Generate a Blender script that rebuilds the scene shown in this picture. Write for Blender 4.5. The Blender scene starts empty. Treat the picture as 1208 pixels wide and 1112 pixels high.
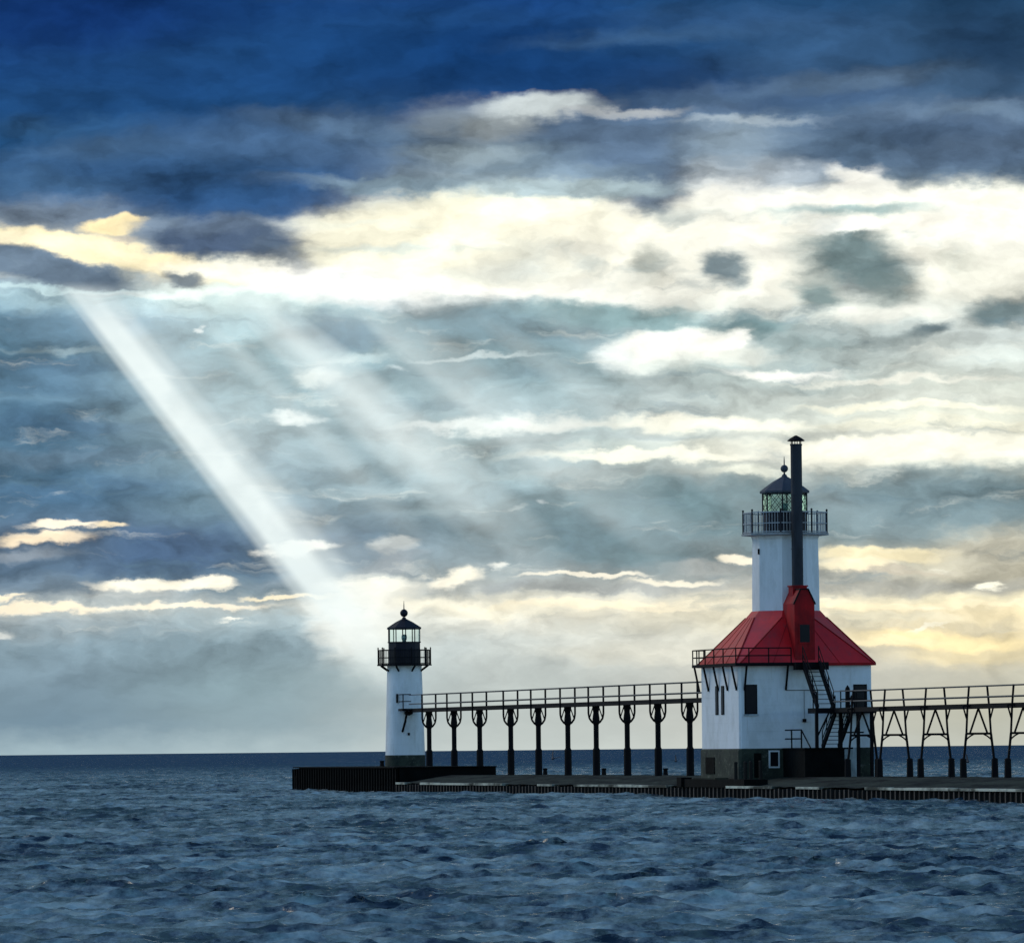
import bpy, math, random
import numpy as np
from mathutils import Vector, Matrix
R = math.radians
C = bpy.context.scene.collection
SC = bpy.context.scene
random.seed(7)

# ------------------------------------------------------------------ camera
FPX = 7630.0                       # focal length in pixels of a 1208 px wide picture
EYE = 2.6                          # metres above the lake
ROLL = math.atan(0.00993)
PITCH = 328.0 / FPX
YAW = 3.26 / FPX
cam_data = bpy.data.cameras.new('camera')
cam_data.sensor_fit = 'HORIZONTAL'
cam_data.sensor_width = 36.0
cam_data.lens = 36.0 * FPX / 1208.0
cam_data.clip_start = 1.0
cam_data.clip_end = 120000.0
cam = bpy.data.objects.new('camera', cam_data)
C.objects.link(cam)
cam.matrix_world = (Matrix.Translation((0, 0, EYE)) @ Matrix.Rotation(-YAW, 4, 'Z')
                    @ Matrix.Rotation(math.pi / 2 + PITCH, 4, 'X') @ Matrix.Rotation(-ROLL, 4, 'Z'))
SC.camera = cam

SC.view_settings.view_transform = 'Standard'
SC.view_settings.look = 'None'
SC.view_settings.exposure = 0.0
SC.view_settings.gamma = 1.0
SC.cycles.max_bounces = 8
SC.cycles.transparent_max_bounces = 16

def lin(c):
    out = []
    for v in c[:3]:
        v = v / 255.0
        out.append(v / 12.92 if v <= 0.04045 else ((v + 0.055) / 1.055) ** 2.4)
    return tuple(out) + (1.0,)

# ------------------------------------------------------------------ sky: Nishita overhead and behind, broken cloud banks out over the lake
SUN_EL, SUN_AZ = 34.0, -52.0       # degrees; azimuth measured from the view axis, negative = left
world = bpy.data.worlds.new('World')
SC.world = world
world.use_nodes = True
nt = world.node_tree
nt.nodes.clear()
L = nt.links

def N(kind, **kw):
    n = nt.nodes.new(kind)
    for k, v in kw.items():
        setattr(n, k, v)
    return n

def put(sock, val):
    if isinstance(val, bpy.types.NodeSocket):
        L.new(val, sock)
    else:
        sock.default_value = val

def M(op, a, b=0.0, c=0.0, clamp=False):
    n = N('ShaderNodeMath', operation=op, use_clamp=clamp)
    put(n.inputs[0], a); put(n.inputs[1], b); put(n.inputs[2], c)
    return n.outputs[0]

def V(op, a, b=(0, 0, 0), c=(0, 0, 0)):
    n = N('ShaderNodeVectorMath', operation=op)
    put(n.inputs[0], a); put(n.inputs[1], b)
    if op == 'MULTIPLY_ADD':
        put(n.inputs[2], c)
    return n.outputs['Value'] if op in ('LENGTH', 'DOT_PRODUCT') else n.outputs[0]

def smooth(x, lo, hi, a=0.0, b=1.0):
    n = N('ShaderNodeMapRange', interpolation_type='SMOOTHSTEP')
    put(n.inputs[0], x)
    n.inputs[1].default_value = lo; n.inputs[2].default_value = hi
    n.inputs[3].default_value = a; n.inputs[4].default_value = b
    return n.outputs[0]

def mix(f, a, b):
    n = N('ShaderNodeMix', data_type='RGBA')
    put(n.inputs[0], f); put(n.inputs[6], a); put(n.inputs[7], b)
    return n.outputs[2]

def noise(vec, scale, detail=4, rough=0.55, dist=0.0):
    n = N('ShaderNodeTexNoise')
    L.new(vec, n.inputs['Vector'])
    n.inputs['Scale'].default_value = scale
    n.inputs['Detail'].default_value = detail
    n.inputs['Roughness'].default_value = rough
    n.inputs['Distortion'].default_value = dist
    return n

def ramp(x, stops, interp='B_SPLINE'):
    n = N('ShaderNodeValToRGB')
    L.new(x, n.inputs[0])
    r = n.color_ramp
    r.interpolation = interp
    while len(r.elements) > 1:
        r.elements.remove(r.elements[-1])
    r.elements[0].position = stops[0][0]; r.elements[0].color = stops[0][1]
    for p, c in stops[1:]:
        e = r.elements.new(p); e.color = c
    return n.outputs[0]

# cloud directions: tangents (right, up) times 7.63, so 1 unit is about 7.5 degrees
def sk(px, py):
    dx, dy = px - 604.0, 556.0 - py
    r = 0.00993
    return ((dx + dy * r + 3.26) / 1000.0, (dy - dx * r + 328.0) / 1000.0)

tc = N('ShaderNodeTexCoord')
sep = N('ShaderNodeSeparateXYZ'); L.new(tc.outputs['Generated'], sep.inputs[0])
yc = M('MAXIMUM', sep.outputs[1], 0.12)
su = M('MULTIPLY', M('DIVIDE', sep.outputs[0], yc), 7.63)
sv = M('MULTIPLY', M('DIVIDE', sep.outputs[2], yc), 7.63)
cb = N('ShaderNodeCombineXYZ'); L.new(su, cb.inputs[0]); L.new(sv, cb.inputs[1])
P = cb.outputs[0]
Pst = V('MULTIPLY', P, (1.0, 2.6, 1.0))
wa = noise(Pst, 3.6, 3, 0.5).outputs['Color']
wb = noise(Pst, 14.0, 6, 0.58).outputs['Color']
wc = noise(V('MULTIPLY', P, (1.0, 1.25, 1.0)), 36.0, 5, 0.56).outputs['Color']
P1 = V('MULTIPLY_ADD', V('SUBTRACT', wa, (0.5, 0.5, 0.5)), (0.10, 0.030, 0.0), P)
P2 = V('MULTIPLY_ADD', V('SUBTRACT', wb, (0.5, 0.5, 0.5)), (0.060, 0.030, 0.0), P1)
PW = V('MULTIPLY_ADD', V('SUBTRACT', wc, (0.5, 0.5, 0.5)), (0.015, 0.016, 0.0), P2)
PS = V('MULTIPLY_ADD', V('SUBTRACT', wb, (0.5, 0.5, 0.5)), (0.05, 0.012, 0.0), P)
s2 = N('ShaderNodeSeparateXYZ'); L.new(PW, s2.inputs[0])
wu, wv = s2.outputs[0], s2.outputs[1]

# banks by height (rows, in picture lines from the zenith side down) for five bearings
ROWS = [0, 60, 120, 170, 210, 232, 250, 285, 325, 345, 370, 400, 440, 490, 530, 580, 630, 665, 695, 712, 728, 760, 800, 850, 888]
COLS = {
 60:  [(17,55,120),(20,60,122),(22,66,125),(30,76,128),(60,98,140),(100,126,158),(130,150,170),(225,220,195),(150,168,180),(165,195,205),(105,142,165),(100,138,162),(95,130,155),(88,124,150),(90,126,152),(84,120,148),(105,128,152),(100,126,150),(130,150,165),(200,205,198),(165,178,182),(135,158,170),(128,152,166),(124,150,166),(160,182,190)],
 300: [(20,62,125),(22,66,128),(26,70,126),(52,92,140),(60,96,138),(66,100,142),(90,118,150),(130,146,162),(235,240,225),(215,235,230),(170,200,205),(150,182,190),(150,180,188),(150,175,182),(140,166,176),(120,150,164),(88,116,142),(92,122,146),(135,155,165),(185,192,188),(165,182,186),(142,166,176),(140,164,172),(146,168,176),(172,190,194)],
 600: [(18,60,125),(16,58,120),(40,76,122),(104,130,155),(160,178,185),(250,250,225),(250,250,228),(248,248,230),(240,240,225),(252,252,245),(140,172,180),(124,156,166),(130,160,168),(160,184,190),(162,184,186),(136,160,168),(120,146,156),(140,158,164),(185,190,185),(240,232,205),(215,212,196),(196,203,198),(182,190,186),(182,190,186),(190,198,194)],
 900: [(32,78,132),(34,76,126),(62,98,138),(98,124,152),(140,158,172),(248,248,238),(252,252,240),(245,245,232),(205,208,198),(230,232,222),(190,202,198),(170,188,188),(175,190,188),(200,208,200),(215,216,200),(130,152,158),(112,138,146),(150,160,160),(178,178,168),(238,228,198),(224,216,188),(205,203,188),(188,188,178),(188,190,182),(190,194,186)],
 1150:[(26,60,98),(38,72,110),(58,92,130),(84,110,140),(110,132,150),(245,245,225),(252,252,240),(250,250,238),(240,240,225),(225,226,212),(205,212,205),(198,208,204),(200,208,200),(215,218,202),(248,246,225),(132,155,160),(150,162,160),(198,192,168),(182,178,160),(236,226,190),(236,220,178),(222,206,164),(192,188,168),(184,184,168),(186,188,176)],
}
TOP = sk(604, 0)[1]
def rows_ramp(cols):
    st = []
    for r, c in zip(ROWS, cols):
        st.append((max(0.0, min(1.0, sk(604, r)[1])), lin(c)))
    st.sort(key=lambda s: s[0])
    st.append((1.0, lin((62, 100, 128))))
    return ramp(wv, st, 'LINEAR')
keys = sorted(COLS)
col = rows_ramp(COLS[keys[0]])
for a, b in zip(keys[:-1], keys[1:]):
    ua, ub = sk(a, 556)[0], sk(b, 556)[0]
    col = mix(smooth(wu, ua, ub), col, rows_ramp(COLS[b]))

# cloud masses: x, y, half width, half height, tilt, colour, edge softness, strength
BL = [
 (540,282,238,50,1,(252,248,222),.16,.95),(900,300,330,62,0,(252,250,234),.45,.7),(330,215,110,36,8,(56,92,138),.45,.9),(470,216,165,8,-2,(150,172,180),.6,.8),(250,240,62,16,0,(50,86,130),.5,.8),
 (180,60,200,30,0,(28,72,128),.9,.6),(520,20,160,18,0,(30,74,132),.9,.6),(60,150,70,14,0,(48,90,136),.8,.7),(150,195,120,12,0,(54,92,138),.8,.6),(880,20,120,18,0,(48,86,136),.9,.6),(780,60,110,14,0,(40,82,130),.9,.6),
 (100,15,150,42,0,(13,46,106),.7,.9),(640,82,250,42,0,(16,56,112),.7,.85),(430,45,120,40,5,(20,62,118),.8,.5),(1150,55,90,55,0,(27,56,92),.7,.8),
 (820,95,90,16,0,(24,58,108),.7,.6),(330,168,150,30,0,(74,108,148),.8,.6),(60,120,120,25,0,(30,74,130),.8,.6),
 (930,110,170,16,4,(92,122,156),.8,.6),(960,55,110,40,8,(52,90,135),.8,.6),(1120,135,110,18,0,(112,136,162),.8,.6),
 (555,142,62,26,0,(138,154,166),.6,.8),(640,124,74,17,0,(192,204,206),.35,.95),(585,150,45,18,0,(160,172,176),.5,.7),(735,133,70,6,0,(188,194,194),.5,.8),
 (720,172,100,34,0,(92,118,148),.5,.9),(620,190,70,22,0,(118,142,160),.6,.7),(872,160,60,26,0,(138,158,176),.9,.6),(1000,172,100,30,0,(80,108,138),.6,.9),
 (1160,180,95,28,0,(86,112,142),.6,.85),(770,215,50,32,0,(96,122,152),.5,.9),(775,245,22,13,0,(112,134,158),.6,.8),
 (470,215,150,8,0,(120,145,165),.7,.6),(230,218,150,34,0,(44,82,128),.6,.9),(60,222,90,20,0,(70,108,148),.7,.6),
 (65,250,75,18,0,(128,146,166),.6,.85),
 (900,228,75,14,-6,(250,250,240),.5,.9),(1000,212,30,9,25,(240,240,232),.5,.8),(1100,225,130,7,0,(252,252,240),.5,.8),
 (120,298,175,17,-10,(255,240,196),.18,1.),(20,280,50,9,-8,(255,244,208),.25,1.),(133,266,42,13,0,(255,236,186),.15,1.),(330,322,150,13,-4,(255,252,232),.3,1.),
 (145,283,25,4,0,(196,186,170),.5,.8),
 (262,279,96,23,-3,(86,106,134),.22,1.),(262,268,88,9,0,(120,140,162),.7,.5),(335,296,30,13,-15,(104,124,146),.6,.7),
 (350,310,25,9,-30,(170,178,182),.7,.6),(40,314,104,19,-13,(110,130,150),.18,1.),(215,325,29,9,-8,(126,140,150),.35,.95),(165,322,30,5,-10,(215,215,200),.6,.6),
 (60,341,95,3.5,0,(196,222,226),.6,.9),(255,342,120,5,0,(245,252,246),.7,.8),
 (430,340,125,22,-8,(255,255,250),.5,1.),(560,352,90,13,0,(255,255,246),.6,.9),(470,293,85,5,0,(205,218,212),.7,.7),(425,262,60,4,0,(232,236,220),.7,.6),
 (600,318,66,14,0,(206,210,202),.7,.75),(690,295,60,10,0,(214,214,202),.7,.6),(500,325,60,7,0,(225,230,220),.8,.6),
 (770,312,24,18,0,(164,170,162),.6,.85),(865,318,28,21,0,(108,126,134),.45,.95),(915,300,30,12,0,(215,215,205),.7,.6),
 (1010,306,64,36,-12,(106,130,134),.4,.95),(962,350,26,22,0,(118,142,144),.6,.9),(1040,340,40,22,0,(120,142,144),.7,.7),(1000,338,16,12,0,(160,172,172),.7,.6),
 (995,268,40,11,0,(255,255,246),.3,.9),(1080,265,30,10,0,(255,252,238),.5,.8),
 (1140,308,32,16,0,(214,216,202),.7,.8),(1190,365,55,17,0,(108,128,132),.5,.95),(1100,392,26,9,10,(98,118,126),.5,.9),(1060,400,40,8,0,(150,165,165),.7,.6),
 (1000,248,85,7,0,(150,180,180),.7,.85),(1130,335,60,8,0,(250,250,235),.6,.7),(1040,370,80,10,0,(240,240,228),.6,.7),
 (700,368,150,14,-4,(134,168,172),.5,.9),(880,384,55,13,0,(120,150,154),.5,.9),(960,404,55,7,0,(150,170,170),.7,.6),
 (795,408,90,25,4,(255,255,244),.14,1.),(720,418,30,18,0,(236,242,238),.4,.8),(870,398,18,10,0,(250,250,242),.25,.9),(800,428,60,13,0,(196,206,198),.7,.75),(880,418,40,9,0,(232,234,222),.6,.7),
 (850,440,160,14,0,(176,190,186),.7,.6),
 (392,393,60,19,-6,(100,135,156),.6,.9),(565,382,120,26,-3,(112,146,160),.6,.9),(510,440,110,20,0,(122,152,162),.7,.7),(640,440,70,16,0,(132,160,168),.7,.7),
 (560,421,66,3.5,0,(205,220,220),.6,.8),(420,420,40,5,0,(190,212,214),.7,.7),(465,435,14,4,0,(200,215,218),.7,.6),
 (60,385,90,16,0,(98,134,158),.7,.7),(72,412,60,4,0,(158,184,194),.7,.8),(50,430,80,8,0,(88,122,148),.7,.8),(60,468,120,9,0,(104,136,156),.7,.6),(60,500,120,12,0,(82,116,146),.7,.6),
 (70,535,130,9,0,(118,145,166),.8,.6),(80,575,150,16,0,(84,118,148),.8,.7),
 (374,442,36,8,0,(240,250,244),.7,.9),(345,489,26,7,0,(238,246,242),.6,.9),(219,384,6,4,0,(240,248,246),.5,.9),
 (925,438,65,7,0,(246,246,236),.4,.9),(1060,447,120,4,0,(236,236,222),.5,.8),(1080,466,150,8,0,(200,205,196),.7,.6),
 (1080,477,120,5,0,(246,244,222),.4,.9),(830,500,125,8,0,(252,250,230),.4,.95),(620,503,80,9,0,(246,248,238),.6,.9),(530,504,60,5,0,(225,232,228),.6,.8),
 (1120,498,130,7,0,(240,238,215),.5,.8),(760,537,150,6,0,(252,250,230),.4,.95),(1080,530,180,19,0,(255,253,234),.45,1.),(880,553,70,6,0,(232,234,216),.5,.9),
 (720,518,140,5,0,(168,182,182),.7,.7),(980,512,140,4,0,(186,192,184),.7,.7),(700,555,120,7,0,(170,182,180),.7,.6),
 (560,545,100,12,0,(150,172,178),.7,.6),(560,600,90,14,0,(150,170,174),.8,.6),(470,575,80,10,0,(160,180,184),.8,.6),
 (800,588,170,24,0,(112,142,150),.6,.85),(1085,590,170,38,0,(124,148,156),.5,.9),(690,640,120,26,-10,(98,128,138),.5,.9),(660,615,90,20,0,(108,136,146),.6,.8),(610,600,12,3,0,(180,195,196),.6,.7),(640,594,5,3,0,(200,210,212),.6,.7),
 (775,655,70,9,0,(104,132,140),.6,.7),
 (70,620,46,5,0,(252,240,216),.3,1.),(135,621,25,4,0,(255,238,200),.3,1.),(48,636,52,8,0,(255,236,204),.3,1.),(20,655,50,6,0,(170,180,188),.7,.6),
 (200,648,95,26,0,(80,108,142),.6,.9),(120,668,50,10,0,(92,118,146),.7,.7),
 (185,690,76,9,0,(255,248,226),.25,1.),(245,687,28,9,0,(255,248,226),.25,1.),(150,702,60,6,0,(200,205,200),.6,.7),(60,719,66,6,0,(255,242,214),.3,1.),(20,708,24,3,0,(250,236,205),.4,.9),(215,717,90,4,0,(250,240,216),.4,.95),
 (340,705,56,3,0,(255,242,208),.35,1.),(330,690,40,8,0,(140,155,165),.7,.6),(258,731,12,2.5,0,(240,240,228),.4,.9),(8,750,14,5,0,(225,228,222),.5,.8),
 (356,645,36,8,0,(255,252,240),.3,1.),(456,648,23,10,0,(186,192,190),.35,.95),(455,668,34,14,0,(158,168,174),.6,.8),
 (532,685,40,10,5,(255,248,226),.3,1.),(430,697,52,16,0,(255,251,232),.4,1.),(585,668,12,4,0,(235,235,225),.5,.8),(610,692,24,6,0,(150,160,165),.7,.7),
 (440,740,48,44,0,(244,245,232),.9,.75),(480,712,90,8,0,(252,246,222),.5,.9),
 (690,678,62,3.5,0,(252,244,222),.35,1.),(785,685,56,4,0,(244,236,212),.4,.9),(700,693,100,5,0,(160,164,162),.7,.8),
 (740,712,170,6,0,(255,242,208),.35,.95),(610,722,90,8,0,(232,226,202),.6,.8),
 (872,655,20,6,0,(255,245,220),.3,1.),(835,668,40,7,0,(176,180,176),.6,.8),
 (1050,652,90,9,0,(240,226,184),.3,.95),(1010,664,50,7,0,(255,242,204),.4,.9),(1165,645,62,24,0,(206,202,182),.5,.9),(1110,690,130,9,0,(168,168,158),.6,.85),(1172,688,14,5,0,(255,250,226),.3,1.),(1060,671,60,4,0,(190,180,160),.6,.7),
 (1080,714,150,5,0,(255,240,200),.35,.95),(1050,727,90,6,0,(236,228,198),.5,.8),(1090,740,24,3,20,(255,250,226),.3,.9),(1115,755,110,13,-3,(255,234,178),.4,.95),(1050,757,60,6,0,(255,238,190),.4,.9),(1160,735,60,6,0,(212,202,172),.6,.7),(1150,775,90,8,0,(232,216,172),.6,.7),
 (680,224,125,13,0,(164,184,190),.35,.95),(700,205,60,9,0,(120,144,164),.6,.7),(880,205,75,18,0,(186,198,206),.6,.8),(862,165,60,26,10,(150,172,186),.9,.5),(1010,92,90,12,6,(104,132,160),.9,.6),(1150,128,80,10,0,(120,146,170),.8,.6),(430,150,120,12,-6,(96,126,156),.9,.6),(110,175,90,12,4,(70,106,146),.9,.7),(760,40,120,9,3,(60,98,140),.9,.5),(1010,215,50,10,-20,(246,246,236),.4,.8),(880,142,80,5,0,(170,186,196),.6,.6),(960,118,110,9,6,(66,100,144),.7,.7),(1090,150,100,16,0,(74,104,140),.6,.7),(1110,95,60,25,0,(50,84,122),.7,.6),(560,180,60,12,0,(146,164,172),.6,.7),
 (415,728,48,34,0,(252,250,238),.8,.9),(390,392,50,15,-8,(98,134,154),.5,.7),(760,768,120,14,0,(216,213,196),.8,.7),(1000,800,180,12,0,(190,190,178),.8,.5),
]
PB = PW
for bi, (bx, by, rx, ry, rot, c, soft, op) in enumerate(BL):
    if bi % 6 == 0:                # keeps the shader's evaluation in order (and its stack small)
        PB = V('MULTIPLY_ADD', col, (1e-7, 1e-7, 1e-7), PW)
    cu, cv = sk(bx, by)
    mp = N('ShaderNodeMapping', vector_type='TEXTURE')
    L.new(PB, mp.inputs[0])
    mp.inputs['Location'].default_value = (cu, cv, 0)
    mp.inputs['Rotation'].default_value = (0, 0, R(rot))
    mp.inputs['Scale'].default_value = (rx / 1000.0, ry / 1000.0, 1.0)
    ln = V('LENGTH', mp.outputs[0])
    f = smooth(ln, max(0.0, 0.9 - soft), 1.12 + soft * 0.8, op, 0.0)
    col = mix(f, col, lin(c))

# thin streaks and wisps
wnd = smooth(sv, sk(604, 790)[1], sk(604, 730)[1])
wnd = M('MULTIPLY', wnd, smooth(sv, sk(604, 400)[1], sk(604, 330)[1], 1.0, 0.0))
n1 = noise(V('MULTIPLY', PW, (1.0, 8.0, 1.0)), 5.5, 5, 0.6).outputs['Fac']
n2 = noise(V('MULTIPLY_ADD', PW, (1.0, 5.0, 1.0), (3.1, 1.7, 0.0)), 6.5, 6, 0.62).outputs['Fac']
col = mix(M('MULTIPLY', smooth(n1, 0.56, 0.72, 0.0, 0.30), wnd), col, lin((246, 246, 232)))
band = M('MULTIPLY', smooth(sv, sk(604, 352)[1], sk(604, 330)[1]), smooth(sv, sk(604, 262)[1], sk(604, 235)[1], 1.0, 0.0))
band = M('MULTIPLY', band, smooth(su, sk(560, 300)[0], sk(760, 300)[0], 0.25, 1.0))
n3 = noise(V('MULTIPLY_ADD', PW, (1.0, 2.0, 1.0), (7.3, 2.9, 0.0)), 7.5, 4, 0.5).outputs['Fac']
col = mix(M('MULTIPLY', smooth(n3, 0.50, 0.66, 0.0, 0.6), band), col, lin((168, 184, 186)))
wnd2 = M('MULTIPLY', smooth(sv, sk(604, 770)[1], sk(604, 700)[1]), smooth(sv, sk(604, 350)[1], sk(604, 290)[1], 1.0, 0.0))
col = mix(M('MULTIPLY', smooth(n2, 0.54, 0.68, 0.0, 0.34), wnd2), col, lin((104, 134, 150)))
# fine structure inside the clouds
d1 = noise(V('MULTIPLY', PW, (1.0, 3.2, 1.0)), 7.0, 5, 0.52, 0.2).outputs['Fac']
d2 = noise(V('MULTIPLY', PW, (1.0, 1.7, 1.0)), 34.0, 5, 0.6).outputs['Fac']
lowamt = smooth(sv, 0.02, 0.16, 0.35, 1.0)
topamt = smooth(sv, 0.66, 0.80, 1.0, 0.75)
g = M('ADD', M('MULTIPLY', M('SUBTRACT', d1, 0.5), 0.75), M('MULTIPLY', M('SUBTRACT', d2, 0.5), 0.12))
lum = V('DOT_PRODUCT', col, (0.3, 0.5, 0.2))
g = M('MULTIPLY', g, smooth(lum, 0.25, 0.95, 1.0, 0.18))
# lumpy relief: cloud density compared with the density a little way towards the hidden sun
PR = V('MULTIPLY', PW, (1.0, 1.9, 1.0))
def dens(v):
    return noise(v, 6.5, 7, 0.56, 0.0).outputs['Fac']
rel = M('SUBTRACT', dens(PR), dens(V('ADD', PR, (-0.016, 0.032, 0.0))))
rel = M('MULTIPLY', rel, 2.2)
rel = M('MULTIPLY', rel, smooth(sv, 0.03, 0.15, 0.25, 1.0))
rel = M('MULTIPLY', rel, smooth(sv, sk(604, 220)[1], sk(604, 120)[1], 1.0, 0.9))
g = M('ADD', g, M('MULTIPLY', rel, smooth(lum, 0.4, 1.0, 1.15, 0.6)))
g = M('ADD', 1.0, M('MULTIPLY', M('MULTIPLY', g, lowamt), topamt))
g = M('MULTIPLY', g, smooth(lum, 0.10, 0.72, 0.90, 1.12))
g = M('MULTIPLY', g, smooth(lum, 0.02, 0.16, 1.22, 1.0))
col = mix(M('MULTIPLY', smooth(sv, sk(604, 250)[1], sk(604, 150)[1]), smooth(lum, 0.06, 0.22, 1.0, 0.15)), col, V('MULTIPLY', col, (1.28, 1.06, 0.90)))
col = V('SCALE', col); sc_node = col.node; L.new(g, sc_node.inputs['Scale'])

# crepuscular rays: radiate from the hidden sun's bearing, in the same direction space
rx0, ry0 = sk(-500, -395)
s3 = N('ShaderNodeSeparateXYZ'); L.new(PS, s3.inputs[0])
s4 = N('ShaderNodeSeparateXYZ'); L.new(P, s4.inputs[0])
ang = M('MULTIPLY', M('ARCTAN2', M('SUBTRACT', ry0, s4.outputs[1]), M('SUBTRACT', s4.outputs[0], rx0)), 180 / math.pi)
a01 = M('DIVIDE', M('SUBTRACT', ang, 30.0), 30.0, clamp=True)
def gray(v): return (v, v, v, 1)
def deg(pairs): return [((a - 30.0) / 30.0, gray(v)) for a, v in sorted(pairs)]
main = ramp(a01, deg([(30,0),(47.5,.0),(48.4,.10),(49.5,.26),(50.5,.62),(51.3,1.),(52.1,1.),(52.65,.5),(53.1,.06),(54,0),(60,0)]), 'EASE')
side = ramp(a01, deg([(30,0),(33,.05),(34.4,.22),(35.2,.08),(36.3,.24),(37.4,.06),(39.1,.34),(40.1,.50),(40.9,.2),(41.7,.12),(42.7,.5),(43.7,.75),(44.8,.42),(45.6,.12),(46.7,.36),(47.6,.22),(48.6,.26),(50,.38),(52,.3),(52.9,.03),(55,0),(60,0)]), 'EASE')
broad = ramp(a01, deg([(30,0),(36,.5),(42,.9),(51,1),(52.3,.7),(54,.2),(60,0)]), 'EASE')
vfade = s4.outputs[1]
Y = lambda py: sk(604, py)[1]
def vramp(pairs):
    n = ramp(vfade, sorted([(max(0.0, Y(p)), gray(v)) for p, v in pairs]), 'EASE')
    return n
mainv = vramp([(325,0),(345,.7),(390,.95),(440,1.),(580,1.),(640,.95),(705,.85),(750,.6),(790,.28),(850,.0)])
sidev = vramp([(328,0),(350,.6),(420,1.),(520,.9),(590,.55),(660,.25),(760,.0)])
broadv = vramp([(335,0),(370,.26),(430,.15),(600,.08),(720,.12),(800,.08),(880,.05)])
rn = noise(V('MULTIPLY', PS, (1.0, 1.0, 1.0)), 10.0, 3, 0.5).outputs['Fac']
rn = smooth(rn, 0.32, 0.58, 0.80, 1.0)
fm = M('MULTIPLY', M('MULTIPLY', main, mainv), rn)
fs = M('MULTIPLY', M('MULTIPLY', side, sidev), rn)
fb = M('MULTIPLY', broad, broadv)
beam = M('MAXIMUM', fm, M('MAXIMUM', fs, fb))
col = mix(M('MULTIPLY', beam, 0.97, clamp=True), col, lin((244, 255, 253)))

# away from the lake view the clouds thin out into plain daylight sky
front = smooth(sep.outputs[1], 0.30, 0.72)
high = smooth(sep.outputs[2], 0.45, 0.9, 1.0, 0.0)
fmask = M('MULTIPLY', front, high)
sky = N('ShaderNodeTexSky')
sky.sky_type = 'NISHITA'
sky.sun_disc = False
sky.sun_elevation = R(SUN_EL)
sky.sun_rotation = R(SUN_AZ)
sky.air_density = 1.0
sky.dust_density = 0.2
sky.ozone_density = 2.0
bg1 = N('ShaderNodeBackground'); L.new(V('MULTIPLY', sky.outputs[0], (0.78, 0.98, 1.08)), bg1.inputs[0]); bg1.inputs[1].default_value = 0.15
bg2 = N('ShaderNodeBackground'); L.new(col, bg2.inputs[0]); bg2.inputs[1].default_value = 1.0
ms = N('ShaderNodeMixShader'); L.new(fmask, ms.inputs[0]); L.new(bg1.outputs[0], ms.inputs[1]); L.new(bg2.outputs[0], ms.inputs[2])
out = N('ShaderNodeOutputWorld'); L.new(ms.outputs[0], out.inputs[0])
world.cycles.sampling_method = 'MANUAL'
world.cycles.sample_map_resolution = 512

# ------------------------------------------------------------------ sun, veiled by cloud
sun_d = bpy.data.lights.new('sun', 'SUN')
sun_d.energy = 0.9
sun_d.angle = R(30)
sun_d.color = (1.0, 0.87, 0.68)
sun = bpy.data.objects.new('sun', sun_d)
C.objects.link(sun)
az, el = R(SUN_AZ), R(SUN_EL)
sdir = Vector((math.sin(az) * math.cos(el), math.cos(az) * math.cos(el), math.sin(el)))
sun.rotation_euler = sdir.to_track_quat('Z', 'Y').to_euler()

# ------------------------------------------------------------------ materials
MT = {}
def mat(name, c, rough=0.6, c2=None, scale=3.0, stretch=(1, 1, 1), bump=0.0, bscale=None, metal=0.0, spec=0.5, lo=0.4, hi=0.65, detail=5):
    m = bpy.data.materials.new(name); m.use_nodes = True
    t = m.node_tree; b = t.nodes['Principled BSDF']
    b.inputs['Roughness'].default_value = rough
    b.inputs['Metallic'].default_value = metal
    b.inputs['Specular IOR Level'].default_value = spec
    co = t.nodes.new('ShaderNodeTexCoord'); mp = t.nodes.new('ShaderNodeMapping')
    t.links.new(co.outputs['Object'], mp.inputs[0]); mp.inputs['Scale'].default_value = stretch
    nz = t.nodes.new('ShaderNodeTexNoise'); t.links.new(mp.outputs[0], nz.inputs['Vector'])
    nz.inputs['Scale'].default_value = scale; nz.inputs['Detail'].default_value = detail; nz.inputs['Roughness'].default_value = 0.65
    mr = t.nodes.new('ShaderNodeMapRange'); t.links.new(nz.outputs['Fac'], mr.inputs[0])
    mr.inputs[1].default_value = lo; mr.inputs[2].default_value = hi
    mx = t.nodes.new('ShaderNodeMix'); mx.data_type = 'RGBA'
    t.links.new(mr.outputs[0], mx.inputs[0])
    mx.inputs[6].default_value = tuple(c) + (1,); mx.inputs[7].default_value = tuple(c2 or c) + (1,)
    t.links.new(mx.outputs[2], b.inputs['Base Color'])
    if bump:
        bn = t.nodes.new('ShaderNodeTexNoise'); t.links.new(mp.outputs[0], bn.inputs['Vector'])
        bn.inputs['Scale'].default_value = bscale or scale * 3; bn.inputs['Detail'].default_value = 4
        bp = t.nodes.new('ShaderNodeBump'); bp.inputs['Strength'].default_value = bump; bp.inputs['Distance'].default_value = 0.05
        t.links.new(bn.outputs['Fac'], bp.inputs['Height']); t.links.new(bp.outputs[0], b.inputs['Normal'])
    MT[name] = m
    return m

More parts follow.
